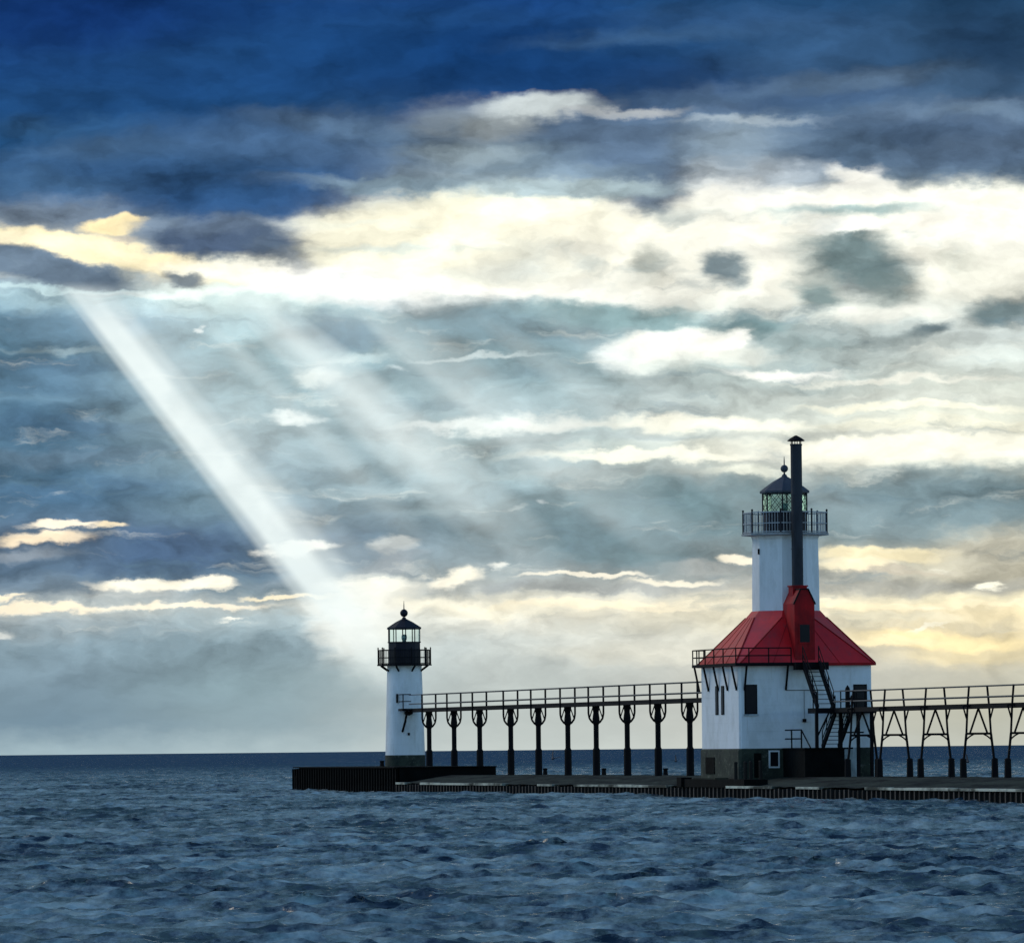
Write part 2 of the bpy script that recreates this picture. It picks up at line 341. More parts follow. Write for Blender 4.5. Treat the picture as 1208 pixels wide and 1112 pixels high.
mat('white_paint', (0.78, 0.79, 0.80), 0.45, (0.62, 0.63, 0.62), 1.1, (1, 1, 0.22), 0.12, 5, lo=0.42, hi=0.75)
mat('white_wall', (0.76, 0.78, 0.80), 0.55, (0.66, 0.67, 0.66), 0.9, (1, 1, 0.3), 0.1, 4, lo=0.4, hi=0.75)
mat('red_roof', (0.66, 0.012, 0.014), 0.40, (0.44, 0.010, 0.012), 0.7, (1, 1, 0.5), 0.1, 6, lo=0.4, hi=0.7)
mat('red_dark', (0.36, 0.006, 0.009), 0.6, (0.18, 0.004, 0.007), 1.4, (1, 1, 0.6), 0.08, 6, spec=0.15)
mat('black_iron', (0.003, 0.003, 0.005), 0.7, (0.006, 0.005, 0.005), 2.5, (1, 1, 0.4), 0.1, 12, spec=0.12)
mat('lantern_roof_iron', (0.045, 0.055, 0.075), 0.5, (0.07, 0.075, 0.09), 2.0, (1, 1, 0.4), 0.1, 8, spec=0.2)
mat('lantern_iron', (0.007, 0.008, 0.016), 0.5, (0.014, 0.014, 0.02), 2.0, (1, 1, 0.4), 0.1, 8, spec=0.2)
mat('grey_iron', (0.09, 0.09, 0.09), 0.5, (0.14, 0.13, 0.12), 2.5, (1, 1, 0.4), spec=0.4)
mat('gallery_grey', (0.30, 0.31, 0.32), 0.5, (0.22, 0.22, 0.22), 3, spec=0.4)
mat('rail_grey', (0.42, 0.44, 0.46), 0.5, (0.30, 0.31, 0.32), 3, spec=0.3)
mat('chimney_iron', (0.030, 0.034, 0.044), 0.6, (0.016, 0.016, 0.020), 1.6, (1, 1, 0.3), 0.1, 8, spec=0.2)
mat('glass_dark', (0.003, 0.004, 0.008), 0.35, (0.006, 0.007, 0.012), 1.0, spec=0.12)
mat('stone_base', (0.034, 0.044, 0.028), 0.9, (0.012, 0.018, 0.012), 1.4, (1, 1, 1), 0.6, 5, lo=0.38, hi=0.62)
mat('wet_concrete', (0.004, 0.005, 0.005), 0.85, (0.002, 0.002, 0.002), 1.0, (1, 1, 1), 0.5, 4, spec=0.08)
mat('deck_concrete', (0.034, 0.042, 0.030), 0.9, (0.004, 0.007, 0.006), 0.8, (1, 0.22, 1), 0.6, 2.5, spec=0.15, lo=0.42, hi=0.6)
mat('cap_concrete', (0.50, 0.51, 0.42), 0.8, (0.04, 0.045, 0.036), 0.5, (1, 0.45, 1), 0.3, 6, spec=0.2, lo=0.42, hi=0.58)
mat('piling_steel', (0.009, 0.007, 0.006), 0.8, (0.003, 0.003, 0.003), 1.2, (1, 1, 0.4), 0.4, 6, spec=0.3)
mat('piling_rib_lit', (0.075, 0.06, 0.052), 0.7, (0.010, 0.008, 0.007), 1.6, (1, 1, 0.5), 0.4, 6, spec=0.3)  # paler copy of the piling steel: light on the outer faces painted in
mat('timber_wet', (0.016, 0.014, 0.012), 0.8, (0.008, 0.008, 0.007), 2, (1, 1, 0.3), 0.4, 8, spec=0.2)
mat('pale_panel', (0.42, 0.47, 0.48), 0.7, (0.16, 0.19, 0.19), 1.6, (1, 1, 0.4), 0.3, 6)
mat('frame_white', (0.72, 0.74, 0.74), 0.5, (0.55, 0.56, 0.55), 3)
mat('feather_dark', (0.02, 0.025, 0.04), 0.7, (0.03, 0.035, 0.05), 8)
mat('lens_glass', (0.28, 0.40, 0.36), 0.15, (0.18, 0.28, 0.26), 6, (1, 1, 4))

def stain(name, c, scale, stretch, lo, hi, amount):
    m = MT[name]; t = m.node_tree; b = t.nodes['Principled BSDF']
    src = b.inputs['Base Color'].links[0].from_socket
    co = t.nodes.new('ShaderNodeTexCoord'); mp = t.nodes.new('ShaderNodeMapping'); mp.inputs['Scale'].default_value = stretch; mp.inputs['Location'].default_value = (3.3, 1.1, 0.7)
    t.links.new(co.outputs['Object'], mp.inputs[0])
    nz = t.nodes.new('ShaderNodeTexNoise'); t.links.new(mp.outputs[0], nz.inputs['Vector']); nz.inputs['Scale'].default_value = scale; nz.inputs['Detail'].default_value = 6; nz.inputs['Roughness'].default_value = 0.7
    mr = t.nodes.new('ShaderNodeMapRange'); t.links.new(nz.outputs['Fac'], mr.inputs[0]); mr.inputs[1].default_value = lo; mr.inputs[2].default_value = hi; mr.inputs[4].default_value = amount
    mx = t.nodes.new('ShaderNodeMix'); mx.data_type = 'RGBA'; t.links.new(mr.outputs[0], mx.inputs[0]); t.links.new(src, mx.inputs[6]); mx.inputs[7].default_value = tuple(c) + (1,)
    t.links.new(mx.outputs[2], b.inputs['Base Color'])
for w_ in ('white_paint', 'white_wall'):
    stain(w_, (0.36, 0.27, 0.20), 1.6, (2.2, 2.2, 0.16), 0.60, 0.78, 0.55)
    stain(w_, (0.52, 0.53, 0.52), 0.9, (1.0, 1.0, 0.5), 0.50, 0.62, 0.45)
for w_ in ('red_roof', 'red_dark'):
    stain(w_, (0.24, 0.04, 0.04), 1.3, (1.6, 1.6, 0.35), 0.55, 0.72, 0.6)
stain('stone_base', (0.14, 0.14, 0.11), 2.6, (1, 1, 1), 0.56, 0.66, 0.7)
stain('deck_concrete', (0.10, 0.11, 0.085), 1.4, (1, 0.3, 1), 0.60, 0.70, 0.6)

def glass(name, tint, amount):
    m = bpy.data.materials.new(name); m.use_nodes = True
    t = m.node_tree; t.nodes.clear()
    o = t.nodes.new('ShaderNodeOutputMaterial'); tr = t.nodes.new('ShaderNodeBsdfTransparent'); gl = t.nodes.new('ShaderNodeBsdfGlossy')
    fr = t.nodes.new('ShaderNodeLayerWeight'); fr.inputs[0].default_value = amount
    mxs = t.nodes.new('ShaderNodeMixShader')
    tr.inputs[0].default_value = tint + (1,); gl.inputs['Roughness'].default_value = 0.05
    t.links.new(fr.outputs['Fresnel'], mxs.inputs[0]); t.links.new(tr.outputs[0], mxs.inputs[1]); t.links.new(gl.outputs[0], mxs.inputs[2])
    t.links.new(mxs.outputs[0], o.inputs[0]); MT[name] = m
glass('clear_glass', (0.86, 0.93, 0.93), 0.12)
glass('green_glass', (0.84, 0.95, 0.88), 0.12)

# ------------------------------------------------------------------ mesh helpers; pier frame: x across (right positive), y along (away positive), z up
PHI = R(14.3)
ORG = Vector((14.84, 350.0, 0.0))
ROTZ = Matrix.Rotation(PHI, 4, 'Z')
def W(x, y, z=0.0):
    return ORG + ROTZ @ Vector((x, y, z))

class MB:
    def __init__(s): s.v = []; s.f = []; s.mi = []
    def add(s, vs, fs, mi=0):
        b = len(s.v); s.v += [tuple(v) for v in vs]
        s.f += [tuple(i + b for i in f) for f in fs]; s.mi += [mi] * len(fs)
        return s
    def box(s, x0, x1, y0, y1, z0, z1, mi=0):
        vs = [(x0,y0,z0),(x1,y0,z0),(x1,y1,z0),(x0,y1,z0),(x0,y0,z1),(x1,y0,z1),(x1,y1,z1),(x0,y1,z1)]
        return s.add(vs, [(0,3,2,1),(4,5,6,7),(0,1,5,4),(1,2,6,5),(2,3,7,6),(3,0,4,7)], mi)
    def bar(s, a, b, w, h=None, mi=0):
        a, b = Vector(a), Vector(b); d = (b - a)
        if d.length < 1e-6: return s
        d.normalize(); h = h or w
        up = Vector((0, 0, 1)) if abs(d.z) < 0.95 else Vector((0, 1, 0))
        sx = d.cross(up).normalized(); sy = sx.cross(d).normalized()
        vs = []
        for p in (a, b):
            for i, j in ((-1,-1),(1,-1),(1,1),(-1,1)):
                vs.append(p + sx * (i * w / 2) + sy * (j * h / 2))
        return s.add(vs, [(3,2,1,0),(4,5,6,7),(0,1,5,4),(1,2,6,5),(2,3,7,6),(3,0,4,7)], mi)
    def tube(s, a, b, r0, r1=None, n=8, mi=0):
        a, b = Vector(a), Vector(b); d = (b - a).normalized(); r1 = r0 if r1 is None else r1
        up = Vector((0, 0, 1)) if abs(d.z) < 0.95 else Vector((0, 1, 0))
        sx = d.cross(up).normalized(); sy = sx.cross(d).normalized()
        vs = []
        for p, r in ((a, r0), (b, r1)):
            for k in range(n):
                t = 2 * math.pi * k / n
                vs.append(p + sx * (r * math.cos(t)) + sy * (r * math.sin(t)))
        fs = [(k, (k+1) % n, n + (k+1) % n, n + k) for k in range(n)]
        fs += [tuple(reversed(range(n))), tuple(range(n, 2*n))]
        return s.add(vs, fs, mi)
    def path(s, pts, r, n=8):
        for a, b in zip(pts[:-1], pts[1:]): s.tube(a, b, r, r, n)
        return s
    def lathe(s, cx, cy, prof, n=32, rot=0.0, cap=True, mi=0):
        vs = []
        for r, z in prof:
            for k in range(n):
                t = rot + 2 * math.pi * k / n
                vs.append((cx + r * math.cos(t), cy + r * math.sin(t), z))
        fs = []
        for i in range(len(prof) - 1):
            for k in range(n):
                fs.append((i*n + k, i*n + (k+1) % n, (i+1)*n + (k+1) % n, (i+1)*n + k))
        if cap:
            fs.append(tuple(reversed(range(n)))); fs.append(tuple(range((len(prof)-1)*n, len(prof)*n)))
        return s.add(vs, fs, mi)
    def build(s, name, mats, parent, smooth=False):
        """vertices are in the pier frame; stored relative to the thing's own origin"""
        root = parent
        while root.parent: root = root.parent
        o0 = Vector(root['_o'])
        me = bpy.data.meshes.new(name)
        me.from_pydata([Vector(v) - o0 for v in s.v], [], s.f)
        if not isinstance(mats, (list, tuple)): mats = [mats]
        for m in mats: me.materials.append(MT[m])
        for p, i in zip(me.polygons, s.mi):
            p.material_index = i; p.use_smooth = smooth
        me.update()
        o = bpy.data.objects.new(name, me); C.objects.link(o); o.parent = parent
        return o

def thing(name, label, cat, x, y, z, group=None):
    o = bpy.data.objects.new(name, None); C.objects.link(o)
    o.location = W(x, y, z); o.rotation_euler = (0, 0, PHI); o.empty_display_size = 0.3
    o['label'] = label; o['category'] = cat; o['_o'] = (x, y, z)
    if group: o['group'] = group
    return o

def copy_tree(o, parent=None):
    c = o.copy(); C.objects.link(c)
    if parent: c.parent = parent
    for ch in list(o.children): copy_tree(ch, c)
    return c

def struct(name, me, m, kind='structure'):
    me.materials.append(MT[m] if isinstance(m, str) else m)
    o = bpy.data.objects.new(name, me); C.objects.link(o); o['kind'] = kind
    return o

# ------------------------------------------------------------------ the lake
def water_material():
    m = bpy.data.materials.new('lake_water'); m.use_nodes = True
    t = m.node_tree; b = t.nodes['Principled BSDF']
    geo = t.nodes.new('ShaderNodeNewGeometry')
    def nz(sc, det, rough, st=(1, 1, 1)):
        mp = t.nodes.new('ShaderNodeMapping'); mp.inputs['Scale'].default_value = st
        t.links.new(geo.outputs['Position'], mp.inputs[0])
        n = t.nodes.new('ShaderNodeTexNoise'); t.links.new(mp.outputs[0], n.inputs['Vector'])
        n.inputs['Scale'].default_value = sc; n.inputs['Detail'].default_value = det; n.inputs['Roughness'].default_value = rough
        return n.outputs['Fac']
    def nzc(sc, det, rough, st=(1, 1, 1)):
        return nz(sc, det, rough, st).node.outputs['Color']
    big = nz(0.05, 5, 0.65, (1.6, 0.5, 1))
    cr = t.nodes.new('ShaderNodeMix'); cr.data_type = 'RGBA'
    med = nz(1.2, 8, 0.74, (0.60, 0.22, 1))
    ad = t.nodes.new('ShaderNodeMath'); ad.operation = 'MULTIPLY_ADD'; t.links.new(big, ad.inputs[0]); ad.inputs[1].default_value = 0.7; t.links.new(med, ad.inputs[2])
    mr = t.nodes.new('ShaderNodeMapRange'); t.links.new(ad.outputs[0], mr.inputs[0]); mr.inputs[1].default_value = 0.75; mr.inputs[2].default_value = 0.98
    t.links.new(mr.outputs[0], cr.inputs[0])
    cr.inputs[6].default_value = (0.002, 0.018, 0.036, 1); cr.inputs[7].default_value = (0.34, 0.45, 0.45, 1)
    # broken foam where the lake slaps against the sheet piling
    sub = t.nodes.new('ShaderNodeVectorMath'); sub.operation = 'SUBTRACT'; t.links.new(geo.outputs['Position'], sub.inputs[0]); sub.inputs[1].default_value = (14.84, 350.0, 0.0)
    dt = t.nodes.new('ShaderNodeVectorMath'); dt.operation = 'DOT_PRODUCT'; t.links.new(sub.outputs[0], dt.inputs[0]); dt.inputs[1].default_value = (math.cos(R(14.3)), math.sin(R(14.3)), 0)
    dl = t.nodes.new('ShaderNodeVectorMath'); dl.operation = 'DOT_PRODUCT'; t.links.new(sub.outputs[0], dl.inputs[0]); dl.inputs[1].default_value = (-math.sin(R(14.3)), math.cos(R(14.3)), 0)
    def mpr(x, a0, a1, b0=0.0, b1=1.0):
        n = t.nodes.new('ShaderNodeMapRange'); n.interpolation_type = 'SMOOTHSTEP'; t.links.new(x, n.inputs[0])
        n.inputs[1].default_value = a0; n.inputs[2].default_value = a1; n.inputs[3].default_value = b0; n.inputs[4].default_value = b1
        return n.outputs[0]
    def mul(x, y):
        n = t.nodes.new('ShaderNodeMath'); n.operation = 'MULTIPLY'; t.links.new(x, n.inputs[0]); t.links.new(y, n.inputs[1]); return n.outputs[0]
    fo = mul(mul(mpr(dt.outputs['Value'], -8.5, -5.2), mpr(dl.outputs['Value'], 101.0, 104.0, 1.0, 0.0)), mpr(nz(0.9, 6, 0.7, (1, 0.6, 1)), 0.50, 0.64, 0.0, 0.6))
    cap = mpr(nz(0.35, 8, 0.72, (1.0, 0.45, 1)), 0.665, 0.72, 0.0, 0.55)
    mx_ = t.nodes.new('ShaderNodeMath'); mx_.operation = 'MAXIMUM'; t.links.new(fo, mx_.inputs[0]); t.links.new(cap, mx_.inputs[1])
    fm2 = t.nodes.new('ShaderNodeMix'); fm2.data_type = 'RGBA'; t.links.new(mx_.outputs[0], fm2.inputs[0]); t.links.new(cr.outputs[2], fm2.inputs[6]); fm2.inputs[7].default_value = (0.55, 0.62, 0.63, 1)
    t.links.new(fm2.outputs[2], b.inputs['Base Color'])
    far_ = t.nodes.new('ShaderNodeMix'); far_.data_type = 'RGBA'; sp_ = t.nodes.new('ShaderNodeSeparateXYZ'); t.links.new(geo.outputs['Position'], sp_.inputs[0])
    t.links.new(mpr(sp_.outputs[1], 380, 1300), far_.inputs[0]); t.links.new(fm2.outputs[2], far_.inputs[6]); far_.inputs[7].default_value = (0.003, 0.026, 0.065, 1)   # base colour darkened with distance, in place of the weaker sky reflection
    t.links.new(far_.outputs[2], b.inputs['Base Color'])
    b.inputs['Roughness'].default_value = 0.18
    b.inputs['IOR'].default_value = 1.333
    b.inputs['Specular IOR Level'].default_value = 0.8
    def vm(op, x, y):
        n = t.nodes.new('ShaderNodeVectorMath'); n.operation = op
        for i, q in enumerate((x, y)):
            if isinstance(q, bpy.types.NodeSocket): t.links.new(q, n.inputs[i])
            else: n.inputs[i].default_value = q
        return n.outputs[0]
    # ripples too small for the mesh tilt the surface directly
    s1 = vm('MULTIPLY', vm('SUBTRACT', nzc(1.9, 7, 0.70, (0.8, 1.2, 1)), (0.5, 0.5, 0.5)), (1.5, 1.9, 0.0))
    gust = t.nodes.new('ShaderNodeMapRange'); t.links.new(nz(0.09, 4, 0.65, (1.0, 0.35, 1)), gust.inputs[0])
    gust.inputs[1].default_value = 0.38; gust.inputs[2].default_value = 0.62; gust.inputs[3].default_value = 0.45; gust.inputs[4].default_value = 1.5
    gs = t.nodes.new('ShaderNodeVectorMath'); gs.operation = 'SCALE'; t.links.new(s1, gs.inputs[0]); t.links.new(gust.outputs[0], gs.inputs['Scale']); s1 = gs.outputs[0]
    s2_ = vm('MULTIPLY', vm('SUBTRACT', nzc(7.0, 4, 0.6), (0.5, 0.5, 0.5)), (0.8, 0.9, 0.0))
    # farther out the steep faces of the shoreward waves hide everything behind them
    sy_ = t.nodes.new('ShaderNodeSeparateXYZ'); t.links.new(geo.outputs['Position'], sy_.inputs[0])
    fb_ = t.nodes.new('ShaderNodeMapRange'); fb_.interpolation_type = 'SMOOTHSTEP'; t.links.new(sy_.outputs[1], fb_.inputs[0])
    fb_.inputs[1].default_value = 250; fb_.inputs[2].default_value = 1800; fb_.inputs[3].default_value = 0.0; fb_.inputs[4].default_value = -0.34
    cy_ = t.nodes.new('ShaderNodeCombineXYZ'); t.links.new(fb_.outputs[0], cy_.inputs[1])
    nn = t.nodes.new('ShaderNodeVectorMath'); nn.operation = 'NORMALIZE'
    t.links.new(vm('ADD', vm('ADD', vm('ADD', geo.outputs['Normal'], s1), s2_), cy_.outputs[0]), nn.inputs[0])
    t.links.new(nn.outputs[0], b.inputs['Normal'])
    return m
WATER = water_material()

def ocean_tile(size, n, lo, hi, wind, spread, seed):
    """random sea surface by inverse FFT with wavelengths between lo and hi metres"""
    rng = np.random.default_rng(seed)
    k = 2 * np.pi * np.fft.fftfreq(n, size / n)
    kx, ky = np.meshgrid(k, k, indexing='xy')
    kk = np.sqrt(kx ** 2 + ky ** 2); kk[0, 0] = 1
    lam = 2 * np.pi / kk
    band = (lam > lo) & (lam < hi)
    dirc = np.abs((kx * wind[0] + ky * wind[1]) / kk) ** spread
    amp = kk ** -1.9 * dirc * band
    sp = amp * (rng.normal(size=(n, n)) + 1j * rng.normal(size=(n, n)))
    h = np.real(np.fft.ifft2(sp)); h /= h.std()
    dx = np.real(np.fft.ifft2(-1j * kx / kk * sp)); dy = np.real(np.fft.ifft2(-1j * ky / kk * sp))
    s = np.sqrt((dx ** 2 + dy ** 2).mean() / 2)
    return h, dx / s, dy / s
def sample(t, size, x, y):
    n = t.shape[0]
    fx = (x / size * n) % n; fy = (y / size * n) % n
    i = np.floor(fx).astype(int) % n; j = np.floor(fy).astype(int) % n
    a = fx - np.floor(fx); b = fy - np.floor(fy); i1 = (i + 1) % n; j1 = (j + 1) % n
    return (t[j, i] * (1-a) * (1-b) + t[j, i1] * a * (1-b) + t[j1, i] * (1-a) * b + t[j1, i1] * a * b)

TILES = [(ocean_tile(197.0, 512, 6.0, 26.0, (-0.35, -0.94), 3.0, 3), 197.0, 0.050, 0.04),
         (ocean_tile(61.0, 1024, 0.42, 2.3, (-0.1, -1.0), 1.5, 5), 61.0, 0.040, 0.044),
         (ocean_tile(31.0, 512, 0.35, 1.9, (0.2, -0.98), 0.8, 8), 31.0, 0.025, 0.028)]
def displace(x, y):
    X = x.copy(); Y_ = y.copy(); Z = np.zeros_like(x)
    fade = 1.0
    near3 = np.clip(1.0 - (y - 200) / 200, 0.0, 1.0)
    for q, ((h, dx, dy), size, a, ch) in enumerate(TILES):
        w = fade if q < 2 else fade * near3
        hh = sample(h, size, x, y)
        hh = hh + 0.15 * (hh ** 2 - 1)
        Z += a * hh * w
        X -= ch * sample(dx, size, x, y) * w; Y_ -= ch * sample(dy, size, x, y) * w
    return X, Y_, Z - 0.08

def water_mesh(name, dist, tan):
    D, T = np.meshgrid(dist, tan, indexing='ij')
    x = (D * T).ravel(); y = D.ravel()
    X, Yy, Z = displace(x, y)
    edge = np.minimum((D - dist[0]) / 3.0, 1).ravel()
    nr, nc = D.shape
    me = bpy.data.meshes.new(name)
    me.vertices.add(nr * nc)
    me.vertices.foreach_set('co', np.stack([X, Yy, Z], 1).astype(np.float32).ravel())
    a = (np.arange(nr - 1)[:, None] * nc + np.arange(nc - 1)[None, :]).ravel()
    f = np.stack([a, a + 1, a + nc + 1, a + nc], 1).astype(np.int32)
    me.loops.add(f.size); me.loops.foreach_set('vertex_index', f.ravel())
    me.polygons.add(len(f)); me.polygons.foreach_set('loop_start', np.arange(0, f.size, 4, dtype=np.int32))
    me.polygons.foreach_set('loop_total', np.full(len(f), 4, dtype=np.int32))
    me.update(calc_edges=True); me.validate()
    me.polygons.foreach_set('use_smooth', np.ones(len(f), dtype=bool))
    return me
dist = np.concatenate([np.arange(66, 200, 0.15), np.arange(200, 560, 0.32), np.arange(560, 1500, 0.95), np.geomspace(1500, 20000, 320)])
tan = np.linspace(-0.125, 0.125, 520)
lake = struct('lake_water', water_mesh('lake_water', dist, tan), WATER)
# calmer sheets of the same lake to either side, behind the viewer and out to the horizon
me = bpy.data.meshes.new('open_water')
b = MB()
FAR, NEAR = 60000.0, 19900.0
b.add([(-FAR, NEAR, -0.12), (FAR, NEAR, -0.12), (FAR, FAR, -0.12), (-FAR, FAR, -0.12)], [(0, 1, 2, 3)])
tx = 0.1235
b.add([(-FAR, -400, -0.12), (-tx*66.5, -400, -0.12), (-tx*66.5, 66.5, -0.12), (-tx*NEAR, NEAR, -0.12), (-FAR, NEAR, -0.12)], [(0, 1, 2, 3, 4)])
b.add([(FAR, -400, -0.12), (FAR, NEAR, -0.12), (tx*NEAR, NEAR, -0.12), (tx*66.5, 66.5, -0.12), (tx*66.5, -400, -0.12)], [(0, 1, 2, 3, 4)])
b.add([(-tx*66.5, -400, -0.12), (tx*66.5, -400, -0.12), (tx*66.5, 66.5, -0.12), (-tx*66.5, 66.5, -0.12)], [(0, 1, 2, 3)])
me.from_pydata(b.v, [], b.f); me.update()
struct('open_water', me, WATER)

# ------------------------------------------------------------------ the pier
pier = thing('pier', 'long low concrete pier edged with dark corrugated sheet piling in the lake', 'pier', 0, 0, 0)
T0, T1 = -95.0, 101.4
XN, XF = -5.0, 4.5
def noisy_strip(name, m, prof, y0, y1, step, amp, parent):
    mb = MB(); rows = []
    ys = np.arange(y0, y1 + 0.01, step)
    vs = []
    for y in ys:
        for x, z in prof:
            vs.append((x, y, z + random.uniform(-amp, amp)))
    n = len(prof); fs = []
    for i in range(len(ys) - 1):
        for j in range(n - 1):
            fs.append((i*n + j, i*n + j + 1, (i+1)*n + j + 1, (i+1)*n + j))
    mb.add(vs, fs)
    return mb.build(name, m, parent, False)
noisy_strip('deck', 'deck_concrete', [(-4.88, 0.55), (-4.2, 0.60), (-3.2, 0.76), (-2.2, 0.92), (-1.4, 1.0), (0, 1.0), (2, 1.0), (4.3, 0.99)], T0, 71.0, 0.8, 0.022, pier)
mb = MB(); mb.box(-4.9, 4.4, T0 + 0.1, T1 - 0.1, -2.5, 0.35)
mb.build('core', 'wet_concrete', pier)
# corrugated sheet piling along both sides and the end
def piling(x, y0, y1, ztop, side, p=0.76, depth=0.24):
    mb = MB(); y = y0
    while y < y1:
        zt = ztop(y) + random.uniform(-0.035, 0.035); vary = random.random() < 0.8
        a = [(x, y), (x, y + p*0.22), (x + side*depth, y + p*0.30), (x + side*depth, y + p*0.88), (x, y + p)]
        for k in range(4):
            (xa, ya), (xb, yb) = a[k], a[k+1]
            mi = 1 if (k == 0 and vary) else 0
            mb.add([(xa, ya, -2.5), (xb, yb, -2.5), (xb, yb, zt), (xa, ya, zt)], [(0, 1, 2, 3)], mi)
        y += p
    return mb
def ztop(y):
    if y > 70.9: return 1.47
    if -9.0 < y < 3.4: return 0.72
    return 0.46
piling(XN, T0, 70.9, ztop, +1).build('sheet_piling', ['piling_steel', 'piling_rib_lit'], pier)
piling(XN, 70.92, T1, ztop, +1).build('sheet_piling', ['wet_concrete', 'wet_concrete'], pier)
MB().box(XN + 0.05, XF - 0.05, T1 - 0.25, T1 - 0.1, -2.5, 1.0).build('end_wall', 'wet_concrete', pier)
piling(XF, T0, T1, lambda y: 0.85, -1).build('sheet_piling', ['piling_steel', 'piling_rib_lit'], pier)
mb = MB()
y = T0
while y < 70.5:
    ln = random.uniform(2.4, 5.5)
    if not (-9.2 < y < 3.6) and random.random() < 0.82:
        MB().box(XN - 0.06, XN + 0.42, y, min(y + ln - 0.04, 70.9), 0.46, 0.585 + random.uniform(-0.015, 0.02)).build('coping_stone', 'cap_concrete', pier)
    y += ln

plat = thing('concrete_platform', 'dark raised concrete platform at the outer end of the pier under the small lighthouse', 'platform', -1.6, 86, 0.9)
mb = MB()
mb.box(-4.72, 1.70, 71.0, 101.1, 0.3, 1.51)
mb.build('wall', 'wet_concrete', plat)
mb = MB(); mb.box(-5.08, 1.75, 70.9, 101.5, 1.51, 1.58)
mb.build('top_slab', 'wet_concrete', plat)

berm = thing('concrete_ledge', 'low black concrete ledge on the pier edge beside the large lighthouse', 'ledge', -4.2, -2.8, 0.6)
mb = MB()
mb.box(-5.05, -3.75, -9.0, 3.4, 0.5, 0.93)
mb.box(-5.2, -4.6, 2.6, 3.5, 0.5, 1.02)
mb.build('ledge_block', 'wet_concrete', berm)
mb = MB(); mb.box(-4.75, -4.0, -2.5, 1.8, 0.93, 0.99)
mb.build('ledge_cap', 'deck_concrete', berm)

# ------------------------------------------------------------------ the large lighthouse
def oct_ring(half, cut, z):
    h, c = half, cut
    return [(-h+c,-h,z),(h-c,-h,z),(h,-h+c,z),(h,h-c,z),(h-c,h,z),(-h+c,h,z),(-h,h-c,z),(-h,-h+c,z)]
def ring_mesh(mb, rings, cap_top=True, cap_bot=True, mi=0):
    n = len(rings[0]); vs = [v for r in rings for v in r]; fs = []
    for i in range(len(rings) - 1):
        for k in range(n):
            fs.append((i*n + k, i*n + (k+1) % n, (i+1)*n + (k+1) % n, (i+1)*n + k))
    if cap_bot: fs.append(tuple(reversed(range(n))))
    if cap_top: fs.append(tuple(range((len(rings)-1)*n, len(rings)*n)))
    return mb.add(vs, fs, mi)

LH = thing('lighthouse', 'large white lighthouse with red hipped roof, octagonal tower and tall black chimney', 'lighthouse', 0, 0, 1.0)
H = 3.71
mb = MB(); ring_mesh(mb, [oct_ring(H + 0.07, 0.14, 0.5), oct_ring(H + 0.07, 0.14, 2.48), oct_ring(H + 0.02, 0.12, 2.55)])
found = mb.build('foundation', 'stone_base', LH)
# wall, with clapboard-like plate seams
mb = MB()
rings = []
z = 2.55
while z < 7.0:
    z2 = min(z + 0.46, 7.02)
    rings.append(oct_ring(H, 0.12, z)); rings.append(oct_ring(H, 0.12, z2 - 0.018)); rings.append(oct_ring(H - 0.008, 0.12, z2 - 0.012)); rings.append(oct_ring(H - 0.008, 0.12, z2))
    z = z2
ring_mesh(mb, rings, cap_bot=False)
mb.build('wall', 'white_wall', LH)
# roof: square eaves rising to the octagonal tower
RO = 1.84
def tower_ring(r, z):
    return [(0.06 + r*math.cos(R(a)), r*math.sin(R(a)), z) for a in (-112.5, -67.5, -22.5, 22.5, 67.5, 112.5, 157.5, 202.5)]
mb = MB()
E = 3.90
ring_mesh(mb, [oct_ring(E, 0.20, 6.98), oct_ring(E, 0.20, 7.09), tower_ring(RO + 0.36, 9.58), tower_ring(RO + 0.03, 9.95)], cap_top=False)
roof = mb.build('roof', 'red_roof', LH)
mb = MB()
e1, t1 = oct_ring(E + 0.01, 0.20, 7.10), tower_ring(RO + 0.36, 9.59)
for k in range(8): mb.bar(e1[k], t1[k], 0.06, 0.05)
for k in range(8): mb.bar(oct_ring(E + 0.02, 0.20, 7.02)[k], oct_ring(E + 0.02, 0.20, 7.02)[(k+1) % 8], 0.07, 0.14)
# standing seams
for k in (0, 2, 6, 4):
    a0, a1 = Vector(e1[k]), Vector(e1[(k+1) % 8]); b0, b1 = Vector(t1[k]), Vector(t1[(k+1) % 8])
    for f in (0.25, 0.5, 0.75):
        mb.bar(a0.lerp(a1, f), b0.lerp(b1, f), 0.018, 0.02)
mb.build('ridge_trim', 'red_dark', roof)
# tower
mb = MB(); ring_mesh(mb, [tower_ring(RO, 9.5), tower_ring(RO - 0.02, 11.5), tower_ring(RO - 0.05, 13.8), tower_ring(RO + 0.02, 14.02)])
tower = mb.build('tower', 'white_paint', LH)
mb = MB(); mb.box(-1.68, -1.60, -0.72, -0.62, 13.0, 13.3)
mb.build('wall_bracket', 'black_iron', tower)
